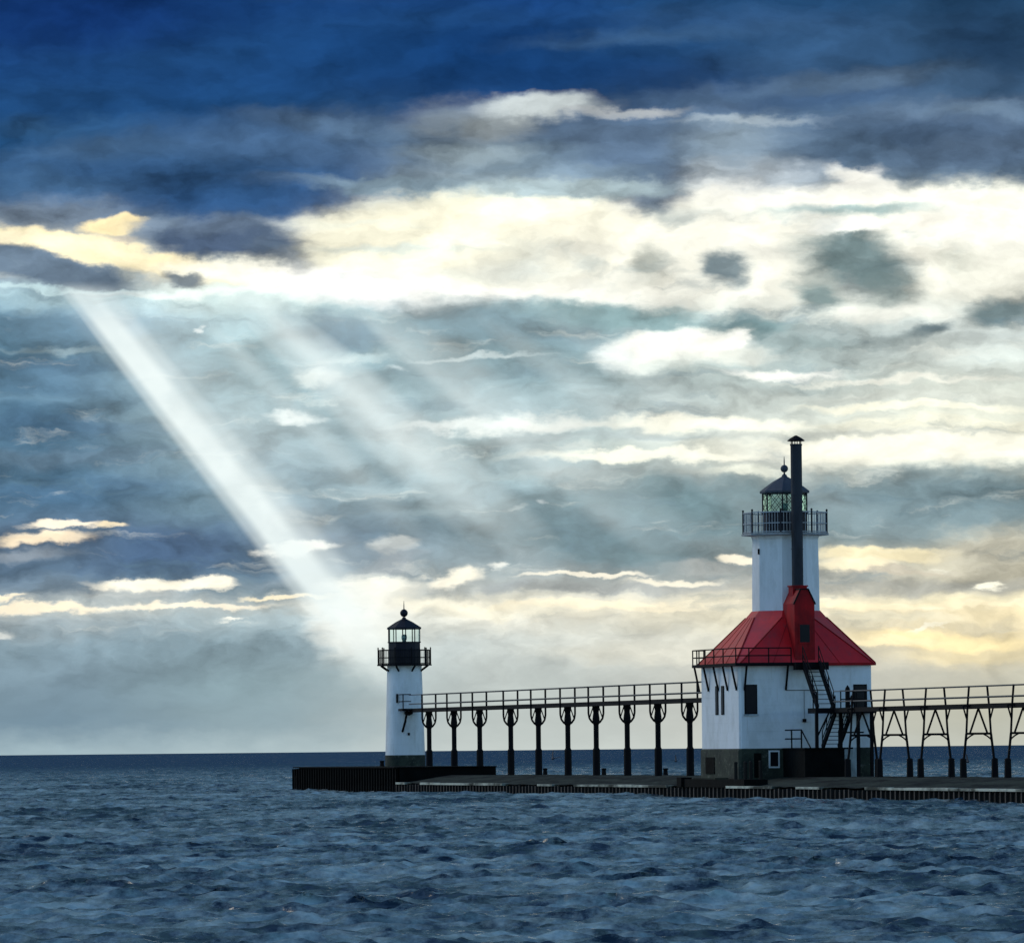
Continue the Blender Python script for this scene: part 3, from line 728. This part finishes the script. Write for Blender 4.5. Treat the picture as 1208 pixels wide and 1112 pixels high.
# upper gallery
def gallery(parent, cx, cy, ring, zd, thick, zr, m_deck, m_rail, nbal, post_w, mid=True, bal_w=0.022, infill=True):
    mb = MB(); r0 = [(cx + x, cy + y, zd) for x, y in ring]; r1 = [(x, y, zd + thick) for x, y, _ in r0]
    ring_mesh(mb, [r0, r1])
    dk = mb.build('gallery_deck', m_deck, parent)
    n = len(ring)
    sh = 0.96
    for k in range(n):
        ax, ay = cx + ring[k][0]*sh, cy + ring[k][1]*sh; bx, by = cx + ring[(k+1) % n][0]*sh, cy + ring[(k+1) % n][1]*sh
        mb = MB()
        mb.bar((ax, ay, zr), (bx, by, zr), post_w*0.6, post_w*0.6)
        if mid: mb.bar((ax, ay, zd + (zr - zd)*0.52), (bx, by, zd + (zr - zd)*0.52), post_w*0.45)
        mb.bar((ax, ay, zd + thick + 0.06), (bx, by, zd + thick + 0.06), post_w*0.45)
        if infill:
            for i in range(1, nbal):
                f = i / nbal; x, y = ax + (bx-ax)*f, ay + (by-ay)*f
                mb.bar((x, y, zd + thick), (x, y, zr), bal_w)
        rl = mb.build('railing', m_rail, parent)
        pm = MB(); pm.tube((ax, ay, zd), (ax, ay, zr + 0.1), post_w/2, post_w/2, 8); pm.lathe(ax, ay, [(0.01, zr + 0.08), (post_w*0.75, zr + 0.13), (0.01, zr + 0.19)], 8)
        pm.build('railing_post', 'lantern_iron' if m_rail != 'black_iron' else 'black_iron', rl)
    return dk
g8 = [(2.37*math.cos(R(a)), 2.37*math.sin(R(a))) for a in (-112.5, -67.5, -22.5, 22.5, 67.5, 112.5, 157.5, 202.5)]
gallery(LH, 0.06, 0, g8, 14.03, 0.12, 15.26, 'gallery_grey', 'rail_grey', 10, 0.10, bal_w=0.024)
# lantern
def lantern(parent, cx, cy, r, z0, z1, z2, za, m_par, m_roof, m_glass, n, rot, ball, zb, ztip, diagonal, lens, over):
    mb = MB(); mb.lathe(cx, cy, [(r, z0), (r, z1 - 0.08), (r + 0.06, z1 - 0.06), (r + 0.06, z1)], n, rot)
    par = mb.build('lantern_wall', m_par, parent)
    mb = MB(); mb.lathe(cx, cy, [(r - 0.05, z1), (r - 0.05, z2)], n, rot, cap=False)
    mb.build('lantern_glass', m_glass, parent)
    mb = MB()
    pts = [(cx + (r - 0.02)*math.cos(rot + 2*math.pi*k/n), cy + (r - 0.02)*math.sin(rot + 2*math.pi*k/n)) for k in range(n)]
    for k in range(n):
        (ax, ay), (bx, by) = pts[k], pts[(k+1) % n]
        mb.bar((ax, ay, z1), (ax, ay, z2), 0.06)
        if diagonal:
            m_ = 2
            for i in range(-m_, m_):
                hgt = (z2 - z1)
                for sgn in (1, -1):
                    f0, f1 = i / m_ * 1.0 + 0.0, (i / m_) + 1.0
                    za_, zb_ = z1, z2
                    g0, g1 = max(0, f0), min(1, f1)
                    if g1 <= g0: continue
                    q0, q1 = (g0 - f0) / (f1 - f0), (g1 - f0) / (f1 - f0)
                    if sgn < 0: g0, g1 = 1 - g0, 1 - g1
                    mb.bar((ax + (bx-ax)*g0, ay + (by-ay)*g0, z1 + hgt*q0), (ax + (bx-ax)*g1, ay + (by-ay)*g1, z1 + hgt*q1), 0.022)
    mb.build('glazing_bars', m_par, parent)
    mb = MB()
    e = r + over
    mb.lathe(cx, cy, [(e - 0.05, z2 - 0.06), (e, z2 - 0.04), (e, z2 + 0.06), (e*0.80, z2 + (za - z2)*0.30), (e*0.5, z2 + (za - z2)*0.62), (0.16, za - 0.05), (0.11, za + 0.06)], n, rot)
    rf = mb.build('lantern_roof', m_roof, parent)
    mb = MB()
    prof = [(0.08, za + 0.02)]
    for i in range(9):
        t = math.pi * (i + 0.5) / 9
        prof.append((max(0.03, ball*math.sin(t)), zb - ball*math.cos(t)))
    prof += [(0.035, zb + ball + 0.03), (0.03, zb + ball + 0.25), (0.012, ztip)]
    mb.lathe(cx, cy, prof, 14)
    mb.build('ventilator_ball', m_roof, rf, True)
    mb = MB()
    if lens == 'big':
        mb.lathe(cx, cy, [(0.22, z1), (0.25, z1 + 0.18), (0.45, z1 + 0.25), (0.55, z1 + 0.5), (0.45, z2 - 0.22), (0.25, z2 - 0.12), (0.1, z2 - 0.06)], 20)
    else:
        mb.lathe(cx, cy, [(0.10, z1 - 0.1), (0.10, z1 + 0.12), (0.17, z1 + 0.14), (0.19, z1 + 0.30), (0.17, z1 + 0.46), (0.05, z1 + 0.5)], 16)
    mb.build('lens', 'lens_glass', parent, True)
lantern(LH, 0.06, 0, 1.22, 14.15, 15.30, 16.38, 17.28, 'lantern_iron', 'lantern_roof_iron', 'green_glass', 8, R(22.5), 0.21, 17.66, 18.32, True, 'small', 0.13)

# dormer and chimney
mb = MB()
def prism_y(mb, prof, y0, y1):
    n = len(prof)
    vs = [(x, y0, z) for x, z in prof] + [(x, y1, z) for x, z in prof]
    fs = [tuple(range(n)), tuple(reversed(range(n, 2*n)))]
    fs += [(k, n + k, n + (k+1) % n, (k+1) % n) for k in range(n)]
    return mb.add(vs, fs)
dprof = [(-0.60, 7.1), (0.52, 7.1), (0.52, 10.28), (0.16, 11.02), (-0.24, 11.02), (-0.60, 10.28)]
prism_y(mb, dprof, -3.78, -1.55)
dorm = mb.build('dormer', 'red_dark', LH)
mb = MB()
for a, b_ in (((-0.65, 10.23), (-0.24, 11.07)), ((0.57, 10.23), (0.16, 11.07))):
    mb.bar((a[0], -3.80, a[1]), (b_[0], -3.80, b_[1]), 0.06, 0.07)
mb.box(-0.28, 0.20, -3.84, -1.6, 11.02, 11.08)
mb.build('gable_trim', 'black_iron', dorm)
mb = MB(); mb.box(-0.40, 0.30, -3.83, -3.775, 8.12, 9.22)
fr = mb.build('window', 'red_dark', dorm)
mb = MB(); mb.box(-0.32, 0.22, -3.842, -3.825, 8.20, 9.14)
mb.build('pane', 'glass_dark', fr)
CX, CY = 0.0, -2.45
mb = MB()
mb.box(CX-0.40, CX+0.40, CY-0.40, CY+0.40, 10.6, 11.20); mb.box(CX-0.45, CX+0.45, CY-0.45, CY+0.45, 11.20, 11.27)
mb.build('chimney_base', 'red_dark', LH)
mb = MB(); mb.lathe(CX, CY, [(0.305, 11.27), (0.305, 13.2), (0.32, 13.2), (0.32, 13.26), (0.305, 13.26), (0.305, 16.1), (0.32, 16.1), (0.32, 16.16), (0.305, 16.16), (0.305, 18.78), (0.33, 18.80), (0.33, 18.88)], 20)
ch = mb.build('chimney', 'chimney_iron', LH)
mb = MB(); mb.lathe(CX, CY, [(0.46, 19.03), (0.47, 19.07), (0.30, 19.20), (0.05, 19.34)], 20)
for k in range(6):
    t = 2*math.pi*k/6; mb.bar((CX + 0.27*math.cos(t), CY + 0.27*math.sin(t), 18.86), (CX + 0.27*math.cos(t), CY + 0.27*math.sin(t), 19.06), 0.04)
mb.build('chimney_cap', 'black_iron', ch)

# windows
def window_front(x0, x1, z0, z1, face, frame, fw, y=-H):
    mb = MB(); mb.box(x0, x1, y - 0.035, y + 0.02, z0, z1)
    w = mb.build('window', frame, face)
    mb = MB(); mb.box(x0 + fw, x1 - fw, y - 0.05, y - 0.03, z0 + fw, z1 - fw)
    if x1 - x0 > 0.5 and z1 - z0 > 1.0:
        pass
    mb.build('pane', 'glass_dark', w)
window_front(-3.43, -2.72, 4.38, 5.96, LH, 'black_iron', 0.06)
window_front(2.66, 3.42, 4.38, 5.93, LH, 'black_iron', 0.06)
mb = MB(); mb.box(-3.48, -2.68, -H - 0.09, -H, 4.30, 4.38); mb.build('window_sill', 'pale_panel', LH)
for yc_ in (0.55, -0.58):
    mb = MB(); mb.box(-H - 0.035, -H + 0.02, yc_ - 0.27, yc_ + 0.27, 4.38, 5.93)
    w = mb.build('window', 'black_iron', LH)
    mb = MB(); mb.box(-H - 0.05, -H - 0.03, yc_ - 0.21, yc_ + 0.21, 4.44, 5.87); mb.build('pane', 'glass_dark', w)
window_front(-2.14, -1.53, 1.50, 2.44, found, 'frame_white', 0.09, y=-H - 0.07)
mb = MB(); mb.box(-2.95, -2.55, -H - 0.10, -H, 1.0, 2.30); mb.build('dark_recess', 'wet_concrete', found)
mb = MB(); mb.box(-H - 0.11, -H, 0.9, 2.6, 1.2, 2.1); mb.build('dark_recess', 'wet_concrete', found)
mb = MB(); mb.box(1.95, 2.95, -H - 0.10, -H, 0.9, 2.55); mb.build('pale_panel', 'pale_panel', found)
mb = MB()
mb.tube((1.72, -3.95, 0.9), (1.72, -3.95, 2.4), 0.10)
for zz in (1.25, 1.75, 2.2): mb.lathe(1.72, -3.95, [(0.1, zz - 0.14), (0.22, zz - 0.05), (0.22, zz + 0.05), (0.1, zz + 0.14)], 10)
mb.build('drain_pipe', 'black_iron', LH)
mb = MB(); mb.box(-0.20, -0.02, -H - 0.12, -H, 3.93, 4.11); mb.build('junction_box', 'black_iron', LH)
mb = MB(); mb.tube((-1.1, -H - 0.03, 5.64), (1.1, -H - 0.03, 5.64), 0.022); mb.tube((-0.1, -H - 0.03, 4.11), (-0.1, -H - 0.03, 5.64), 0.012)
mb.build('conduit', 'grey_iron', LH)

# eaves walkway on the front and left sides
GW = 0.55
ew = thing('eaves_walkway', 'black iron walkway with railing and struts around the eaves of the large lighthouse', 'walkway', -3.9, -3.9, 6.9)
zd = 7.12
x_out, y_out = -H - 0.36, -H - GW
mb = MB()
mb.box(x_out, 0.95, y_out, -E - 0.06, zd - 0.16, zd)
mb.box(x_out, -E - 0.06, -E - 0.06, 4.2, zd - 0.16, zd)
mb.box(-0.85, 0.98, -4.78, y_out, zd - 0.40, zd)
mb.build('deck', 'black_iron', ew)
mb = MB()
zt = zd + 0.78
px_ = x_out + 0.04; py_ = y_out + 0.04
for zz in (zt, zd + 0.38):
    mb.tube((px_, 4.15, zz), (px_, py_, zz), 0.032)
    mb.tube((px_, py_, zz), (-0.95, py_, zz), 0.032)
    mb.tube((px_, 4.15, zz), (-3.3, 4.15, zz), 0.032)
mb.build('handrail', 'black_iron', ew)
for (x, y) in [(px_, 4.15), (px_, 2.9), (px_, 1.7), (px_, 0.0), (px_, -1.8), (px_, py_), (-3.3, py_), (-2.2, py_), (-0.95, py_), (-3.4, 4.15), (-3.8, 4.15)]:
    MB().tube((x, y, zd - 0.05), (x, y, zt), 0.036).build('railing_post', 'black_iron', ew)
for y in (3.9, 2.1, 0.2, -1.6, -3.3):
    MB().bar((x_out + 0.05, y, zd - 0.1), (-H - 0.03, y, 5.66), 0.09, 0.10).build('strut', 'black_iron', ew)
for x in (-3.42, -1.12):
    MB().bar((x, y_out + 0.05, zd - 0.1), (x, -H - 0.03, 5.66), 0.09, 0.10).build('strut', 'black_iron', ew)

# ------------------------------------------------------------------ stairs and landing in front of the large lighthouse
ZR = 4.65
def stair(root, x0, x1, ya, za, yb, zb, nst, rail=True):
    for x in (x0, x1):
        MB().bar((x, ya, za), (x, yb, zb), 0.10, 0.32).build('stringer', 'black_iron', root)
    for i in range(1, nst):
        f = i / nst; y, z = ya + (yb - ya)*f, za + (zb - za)*f
        MB().box(x0 + 0.045, x1 - 0.045, y - 0.11, y + 0.11, z - 0.02, z + 0.015).build('tread', 'black_iron', root)
    if rail:
        for x in (x0, x1):
            mb = MB()
            d = Vector((0, yb - ya, zb - za))
            for up in (0.9, 0.48):
                mb.tube((x, ya, za + up), (x, yb, zb + up), 0.026)
            for f in (0.0, 0.33, 0.66, 1.0):
                p = Vector((x, ya, za)) + d*f
                mb.tube(p, p + Vector((0, 0, 0.9)), 0.030)
            mb.build('handrail', 'black_iron', root)
us = thing('staircase', 'steep black iron stair with handrails climbing from the landing to the roof walkway', 'staircase', 0, -7.1, ZR)
stair(us, -0.45, 0.43, -4.72, 7.08, -7.35, ZR, 10)
ls = thing('staircase', 'lower black iron stair leading down under the landing to the concrete block', 'staircase', 0.85, -5.3, 2.45)
stair(ls, 0.40, 1.30, -7.7, ZR - 0.25, -5.35, 2.55, 9)
ln_ = thing('stair_landing', 'black iron landing platform between the two stairs in front of the large lighthouse', 'landing', 0.5, -7, 2.45)
mb = MB()
mb.box(-0.78, 1.32, -8.0, -6.6, ZR - 0.28, ZR)
mb.box(1.32, 2.1, -8.0, -3.80, ZR - 0.28, ZR)
mb.box(2.1, 3.6, -4.75, -3.80, ZR - 0.28, ZR)
mb.build('platform_deck', 'black_iron', ln_)
for (x, y, zb_) in ((-0.70, -7.92, 2.55), (1.60, -7.9, 1.0), (1.0, -6.7, 2.55), (3.45, -4.4, 1.0)):
    MB().box(x - 0.08, x + 0.08, y - 0.08, y + 0.08, zb_, ZR - 0.28).build('leg', 'black_iron', ln_)
mb = MB()
for zz in (ZR + 0.90, ZR + 0.45):
    mb.path([(0.62, -8.0, zz), (2.0, -8.0, zz), (2.0, -4.72, zz), (3.0, -4.72, zz)], 0.03)
for (x, y) in ((0.62, -8.0), (2.0, -8.0), (2.0, -6.4), (2.0, -4.72), (3.0, -4.72)):
    mb.tube((x, y, ZR), (x, y, ZR + 0.93), 0.036)
mb.build('handrail', 'black_iron', ln_)
mb = MB()
for zz in (ZR + 0.85, ZR + 0.45): mb.tube((-0.72, -7.4, zz), (-0.72, -8.0, zz), 0.03)
mb.tube((-0.72, -7.4, ZR), (-0.72, -7.4, ZR + 0.87), 0.034); mb.tube((-0.72, -8.0, ZR), (-0.72, -8.0, ZR + 0.87), 0.034)
mb.build('side_rail', 'black_iron', ln_)
mb = MB(); mb.box(0.92, 1.12, -8.05, -7.85, ZR, ZR + 1.0); mb.lathe(1.02, -7.95, [(0.15, ZR + 1.0), (0.02, ZR + 1.2)], 4, R(45))
mb.build('gate_post', 'black_iron', ln_)
MB().bar((1.0, -7.25, 3.35), (1.9, -7.9, 3.35), 0.08).build('brace', 'black_iron', ln_)
MB().bar((-0.70, -7.95, 3.1), (-0.05, -7.95, ZR - 0.3), 0.07).build('brace', 'black_iron', ln_)

blk = thing('concrete_block', 'big black concrete block in front of the large lighthouse carrying the lower stair', 'block', -0.8, -5.8, 0.9)
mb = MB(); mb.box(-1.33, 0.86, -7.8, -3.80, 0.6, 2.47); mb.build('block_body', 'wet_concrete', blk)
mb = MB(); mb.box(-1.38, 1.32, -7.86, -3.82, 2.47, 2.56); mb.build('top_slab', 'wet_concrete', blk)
gr = thing('guard_rail', 'small black pipe railing standing on the left end of the black concrete block', 'railing', -1.25, -6, 2.56)
yb_ = -7.7; zg = 2.56
mb = MB()
for zz in (zg + 0.95, zg + 0.48):
    mb.path([(-1.27, -4.05, zz), (-1.27, -7.0, zz)], 0.036)
mb.tube((-1.27, -7.0, zg + 0.95), (-1.0, -7.75, zg), 0.036)
for y in (-5.2, -7.0): mb.tube((-1.27, y, zg), (-1.27, y, zg + 0.97), 0.042)
mb.build('handrail', 'black_iron', gr)

# ------------------------------------------------------------------ catwalk between the lighthouses
cw = thing('catwalk', 'long black iron catwalk on single forked posts between the two lighthouses', 'catwalk', 0.7, 46, 1.0)
ZL = 5.45; XC = 0.7
BENTS = [21.5, 28.3, 35.1, 42.2, 48.9, 56.1, 63.1, 71.25, 78.2, 85.2]
mb = MB()
mb.box(XC - 0.42, XC + 0.42, H + 0.1, 89.35, ZL - 0.06, ZL)
for s_ in (-1, 1): mb.box(XC + s_*0.40 - 0.05, XC + s_*0.40 + 0.05, H + 0.1, 88.9, ZL - 0.26, ZL - 0.06)
mb.build('deck', 'black_iron', cw)
bents = BENTS + [14.4, 7.3]
for s_ in (-1, 1):
    mb = MB()
    x = XC + s_*0.47
    mb.tube((x, H + 0.1, ZL + 0.91), (x, 88.9, ZL + 0.91), 0.030); mb.tube((x, H + 0.1, ZL + 0.30), (x, 88.9, ZL + 0.30), 0.038)
    mb.build('handrail', 'grey_iron', cw)
def forked(y, base, g=None):
    mb = MB(); mb.lathe(XC, y, [(0.23, base), (0.22, 2.58), (0.17, 2.66), (0.16, 2.70), (0.16, 4.05), (0.22, 4.2), (0.22, 4.45), (0.17, 4.8), (0.24, ZL - 0.24)], 14)
    p = mb.build('support_post', 'black_iron', cw)
    for s_ in (-1, 1):
        b_ = MB()
        b_.path([(XC, y, 4.1), (XC + s_*0.24, y, 4.22), (XC + s_*0.41, y, 4.45), (XC + s_*0.47, y, 4.75), (XC + s_*0.47, y, ZL + 0.93)], 0.062)
        b_.tube((XC + s_*0.16, y, ZL - 0.25), (XC + s_*0.40, y, 4.5), 0.035)
        b_.build('fork_arm', 'black_iron', p)
    return p
for y in bents:
    forked(y, 1.58 if y > 71 else 1.0)
# end landing on the small tower
ol = thing('tower_landing', 'small black railed landing bracketed to the front of the small lighthouse', 'landing', 0.4, 88.8, ZL)
MB().box(-0.42, XC - 0.43, 88.2, 89.4, ZL - 0.16, ZL).build('platform_deck', 'black_iron', ol)
mb = MB()
for zz in (ZL + 0.95, ZL + 0.48):
    mb.tube((-0.35, 88.25, zz), (XC - 0.5, 88.25, zz), 0.032); mb.tube((-0.35, 88.25, zz), (-0.35, 89.5, zz), 0.032)
mb.build('handrail', 'black_iron', ol)
MB().tube((-0.35, 88.25, ZL), (-0.35, 88.25, ZL + 0.97), 0.038).build('railing_post', 'black_iron', ol)
mb = MB(); mb.path([(0.0, 88.6, ZL - 0.16), (-0.05, 88.9, 4.6), (-0.15, 89.35, 3.9)], 0.08); mb.lathe(0.15, 88.8, [(0.05, ZL - 0.46), (0.3, ZL - 0.36), (0.3, ZL - 0.18)], 10)
mb.build('bracket', 'black_iron', ol)

# ------------------------------------------------------------------ catwalk on A-frames running from the large lighthouse towards the shore
cr = thing('catwalk', 'black iron catwalk on splayed two legged frames running right from the large lighthouse', 'catwalk', 0.7, -45, 1.0)
mb = MB()
mb.box(XC - 0.46, XC + 0.46, -88, -8.06, ZR - 0.06, ZR)
for s_ in (-1, 1): mb.box(XC + s_*0.42 - 0.05, XC + s_*0.42 + 0.05, -88, -8.06, ZR - 0.24, ZR - 0.06)
mb.build('deck', 'black_iron', cr)
for s_ in (-1, 1):
    mb = MB(); x = XC + s_*0.50
    mb.tube((x, -88, ZR + 0.87), (x, -8.06, ZR + 0.87), 0.026); mb.tube((x, -88, ZR + 0.33), (x, -8.06, ZR + 0.33), 0.036)
    mb.build('handrail', 'grey_iron', cr)
def aframe(y):
    root = None
    mb = MB()
    zb = 3.18
    mb.bar((XC - 0.68, y, zb), (XC + 0.68, y, zb), 0.09, 0.11)
    mb.bar((XC, y, ZR - 0.22), (XC - 0.46, y, zb), 0.08); mb.bar((XC, y, ZR - 0.22), (XC + 0.46, y, zb), 0.08)
    for s_ in (-1, 1):
        mb.path([(XC + s_*0.70, y, 2.72), (XC + s_*0.62, y, 2.92), (XC + s_*0.44, y, 3.06), (XC + s_*0.2, y, zb)], 0.04, 6)
    fr_ = mb.build('frame', 'black_iron', cr)
    for s_ in (-1, 1):
        lm = MB()
        lm.bar((XC + s_*0.47, y, ZR + 0.90), (XC + s_*0.56, y, ZR - 0.1), 0.085); lm.bar((XC + s_*0.56, y, ZR - 0.1), (XC + s_*0.64, y, zb), 0.085)
        lm.bar((XC + s_*0.64, y, zb), (XC + s_*0.78, y, 1.95), 0.10)
        lm.bar((XC + s_*0.60, y, 3.85), (XC + s_*0.80, y, ZR - 0.1), 0.065)
        lm.bar((XC + s_*0.80, y, ZR - 0.1), (XC + s_*0.4, y, ZR - 0.1), 0.06)
        lm.build('leg', 'black_iron', fr_)
        fm_ = MB(); fm_.lathe(XC + s_*0.82, y, [(0.19, 0.9), (0.165, 1.93), (0.06, 1.98)], 10)
        fm_.build('footing', 'black_iron', fr_)
for i in range(12): aframe(-11.5 - 6.45*i if i < 1 else -17.0 - 6.86*(i - 1))

# ------------------------------------------------------------------ the small lighthouse
SL = thing('lighthouse', 'small round white lighthouse with black lantern at the outer end of the pier', 'lighthouse', 0.35, 90.7, 1.58)
sx, sy = 0.35, 90.7
MB().lathe(sx, sy, [(1.37, 1.50), (1.37, 2.26), (1.34, 2.34)], 40).build('foundation', 'stone_base', SL)
prof = []
zz = 2.32
while zz < 8.2:
    z2 = min(zz + 0.74, 8.2)
    ra = 1.345 - (zz - 2.32)*0.0285; rb = 1.345 - (z2 - 2.32)*0.0285
    prof += [(ra, zz), (rb, z2 - 0.02), (rb - 0.010, z2 - 0.012), (rb - 0.010, z2)]
    zz = z2
prof += [(1.18, 8.36)]
MB().lathe(sx, sy, prof, 40).build('tower', 'white_paint', SL)
g10 = [(1.85*math.cos(R(36*k + 20)), 1.85*math.sin(R(36*k + 20))) for k in range(10)]
gallery(SL, sx, sy, g10, 8.36, 0.09, 9.42, 'black_iron', 'black_iron', 9, 0.085, bal_w=0.018)
for k in range(8):
    t = R(45*k + 12)
    MB().bar((sx + 1.1*math.cos(t), sy + 1.1*math.sin(t), 7.95), (sx + 1.7*math.cos(t), sy + 1.7*math.sin(t), 8.36), 0.08, 0.11).build('gallery_bracket', 'black_iron', SL)
lantern(SL, sx, sy, 1.10, 8.45, 9.98, 10.88, 11.58, 'lantern_iron', 'lantern_iron', 'clear_glass', 10, R(10), 0.27, 11.92, 12.75, False, 'small', 0.09)
mb = MB(); mb.box(sx - 0.12, sx + 0.0, sy - 1.42, sy - 1.30, 3.65, 3.83)
mb.build('wall_fitting', 'black_iron', SL)
mb = MB()
mb.box(sx - 0.83, sx - 0.73, sy - 1.12, sy - 0.95, ZL + 0.40, ZL + 1.0)
mb.build('wall_bracket', 'black_iron', SL)

# ------------------------------------------------------------------ bollards, mooring posts, birds
def bollard(x, y, z, label, h=0.42, r=0.15):
    t = thing('bollard', label, 'bollard', x, y, z, 'short black bollards along the far edge of the pier')
    MB().lathe(x, y, [(r*1.15, z), (r, z + 0.08), (r*0.85, z + h*0.7), (r*1.1, z + h*0.85), (r, z + h)], 12).build('bollard_post', 'black_iron', t)
bollard(3.4, 64.9, 1.0, 'black bollard on the pier nearest the raised platform and the small lighthouse')
bollard(3.4, 50.5, 1.0, 'black bollard on the pier between two catwalk posts, the middle one of three')
bollard(3.4, 36.4, 1.0, 'black bollard on the pier nearest the large lighthouse')
t = thing('bollard', 'black bollard on the raised platform left of the small lighthouse', 'bollard', -1.55, 89.5, 1.58, 'short black bollards along the far edge of the pier')
MB().lathe(-1.55, 89.5, [(0.17, 1.58), (0.15, 1.66), (0.13, 1.84), (0.17, 1.91), (0.15, 1.97)], 12).build('bollard_post', 'black_iron', t)
PL = ['leftmost dark mooring post before the stone base of the large lighthouse', 'second from left dark mooring post before the stone base',
      'third from left dark mooring post before the stone base', 'rightmost dark mooring post, nearest the white framed basement window']
for i, (x, h) in enumerate(((-4.62, 1.86), (-4.08, 1.88), (-3.78, 1.9), (-3.25, 1.92))):
    t = thing('mooring_post', PL[i], 'post', x, -6.0, 0.6, 'mooring posts beside the large lighthouse')
    MB().lathe(x, -6.0, [(0.10, 0.55), (0.09, h - 0.1), (0.11, h - 0.08), (0.07, h)], 9).build('post_shaft', 'timber_wet', t)
BLB = ['dark seabird flying low over the water behind the middle catwalk posts', 'dark seabird with tilted wings flying left of the large lighthouse',
       'dark seabird flying low over the water seen through the right catwalk legs']
def bird(wx, wy, wz, tilt, label, size):
    root = bpy.data.objects.new('seabird', None); C.objects.link(root)
    root.location = (wx, wy, wz); root.rotation_euler = (0, R(tilt), R(20)); root['label'] = label; root['category'] = 'bird'
    root['group'] = 'dark seabirds flying over the lake'; root['_o'] = (0, 0, 0)
    mb = MB()
    prof = [(0.01, -0.46), (0.09, -0.38), (0.17, -0.12), (0.18, 0.08), (0.10, 0.26), (0.09, 0.34), (0.03, 0.42), (0.01, 0.54)]
    vs, n = [], 10
    for r, s_ in prof:
        for k in range(n):
            t = 2*math.pi*k/n; vs.append((r*math.cos(t)*size, s_*size, r*math.sin(t)*size))
    fs = [(i*n + k, i*n + (k+1) % n, (i+1)*n + (k+1) % n, (i+1)*n + k) for i in range(len(prof)-1) for k in range(n)]
    fs += [tuple(reversed(range(n))), tuple(range((len(prof)-1)*n, len(prof)*n))]
    mb.add(vs, fs); mb.build('bird_body', 'feather_dark', root, True)
    for s_ in (-1, 1):
        wb_ = MB(); pts = [(0.05, 0.22, 0.06), (0.05, -0.26, 0.05), (0.34, -0.20, 0.42), (0.34, 0.26, 0.44), (0.62, -0.16, 0.80), (0.60, 0.06, 0.82)]
        vs = [(s_*x*size, y*size, z*size) for x, y, z in pts] + [(s_*x*size, y*size, (z - 0.07)*size) for x, y, z in pts]
        wb_.add(vs, [(0,1,2,3),(3,2,4,5),(6,9,8,7),(9,11,10,8),(0,3,9,6),(3,5,11,9),(1,7,8,2),(2,8,10,4),(4,10,11,5),(0,6,7,1)])
        wb_.build('wing', 'feather_dark', root)
bird(*( (652-604)/FPX*470, 470, EYE - 10.5*470/FPX), 40, BLB[0], 0.62)
bird(*( (797-604)/FPX*440, 440, EYE - 15*440/FPX), -42, BLB[1], 0.42)
bird(*( (1141-604)/FPX*420, 420, EYE - 19*420/FPX), -50, BLB[2], 0.50)

for o in bpy.data.objects:
    if '_o' in o: del o['_o']
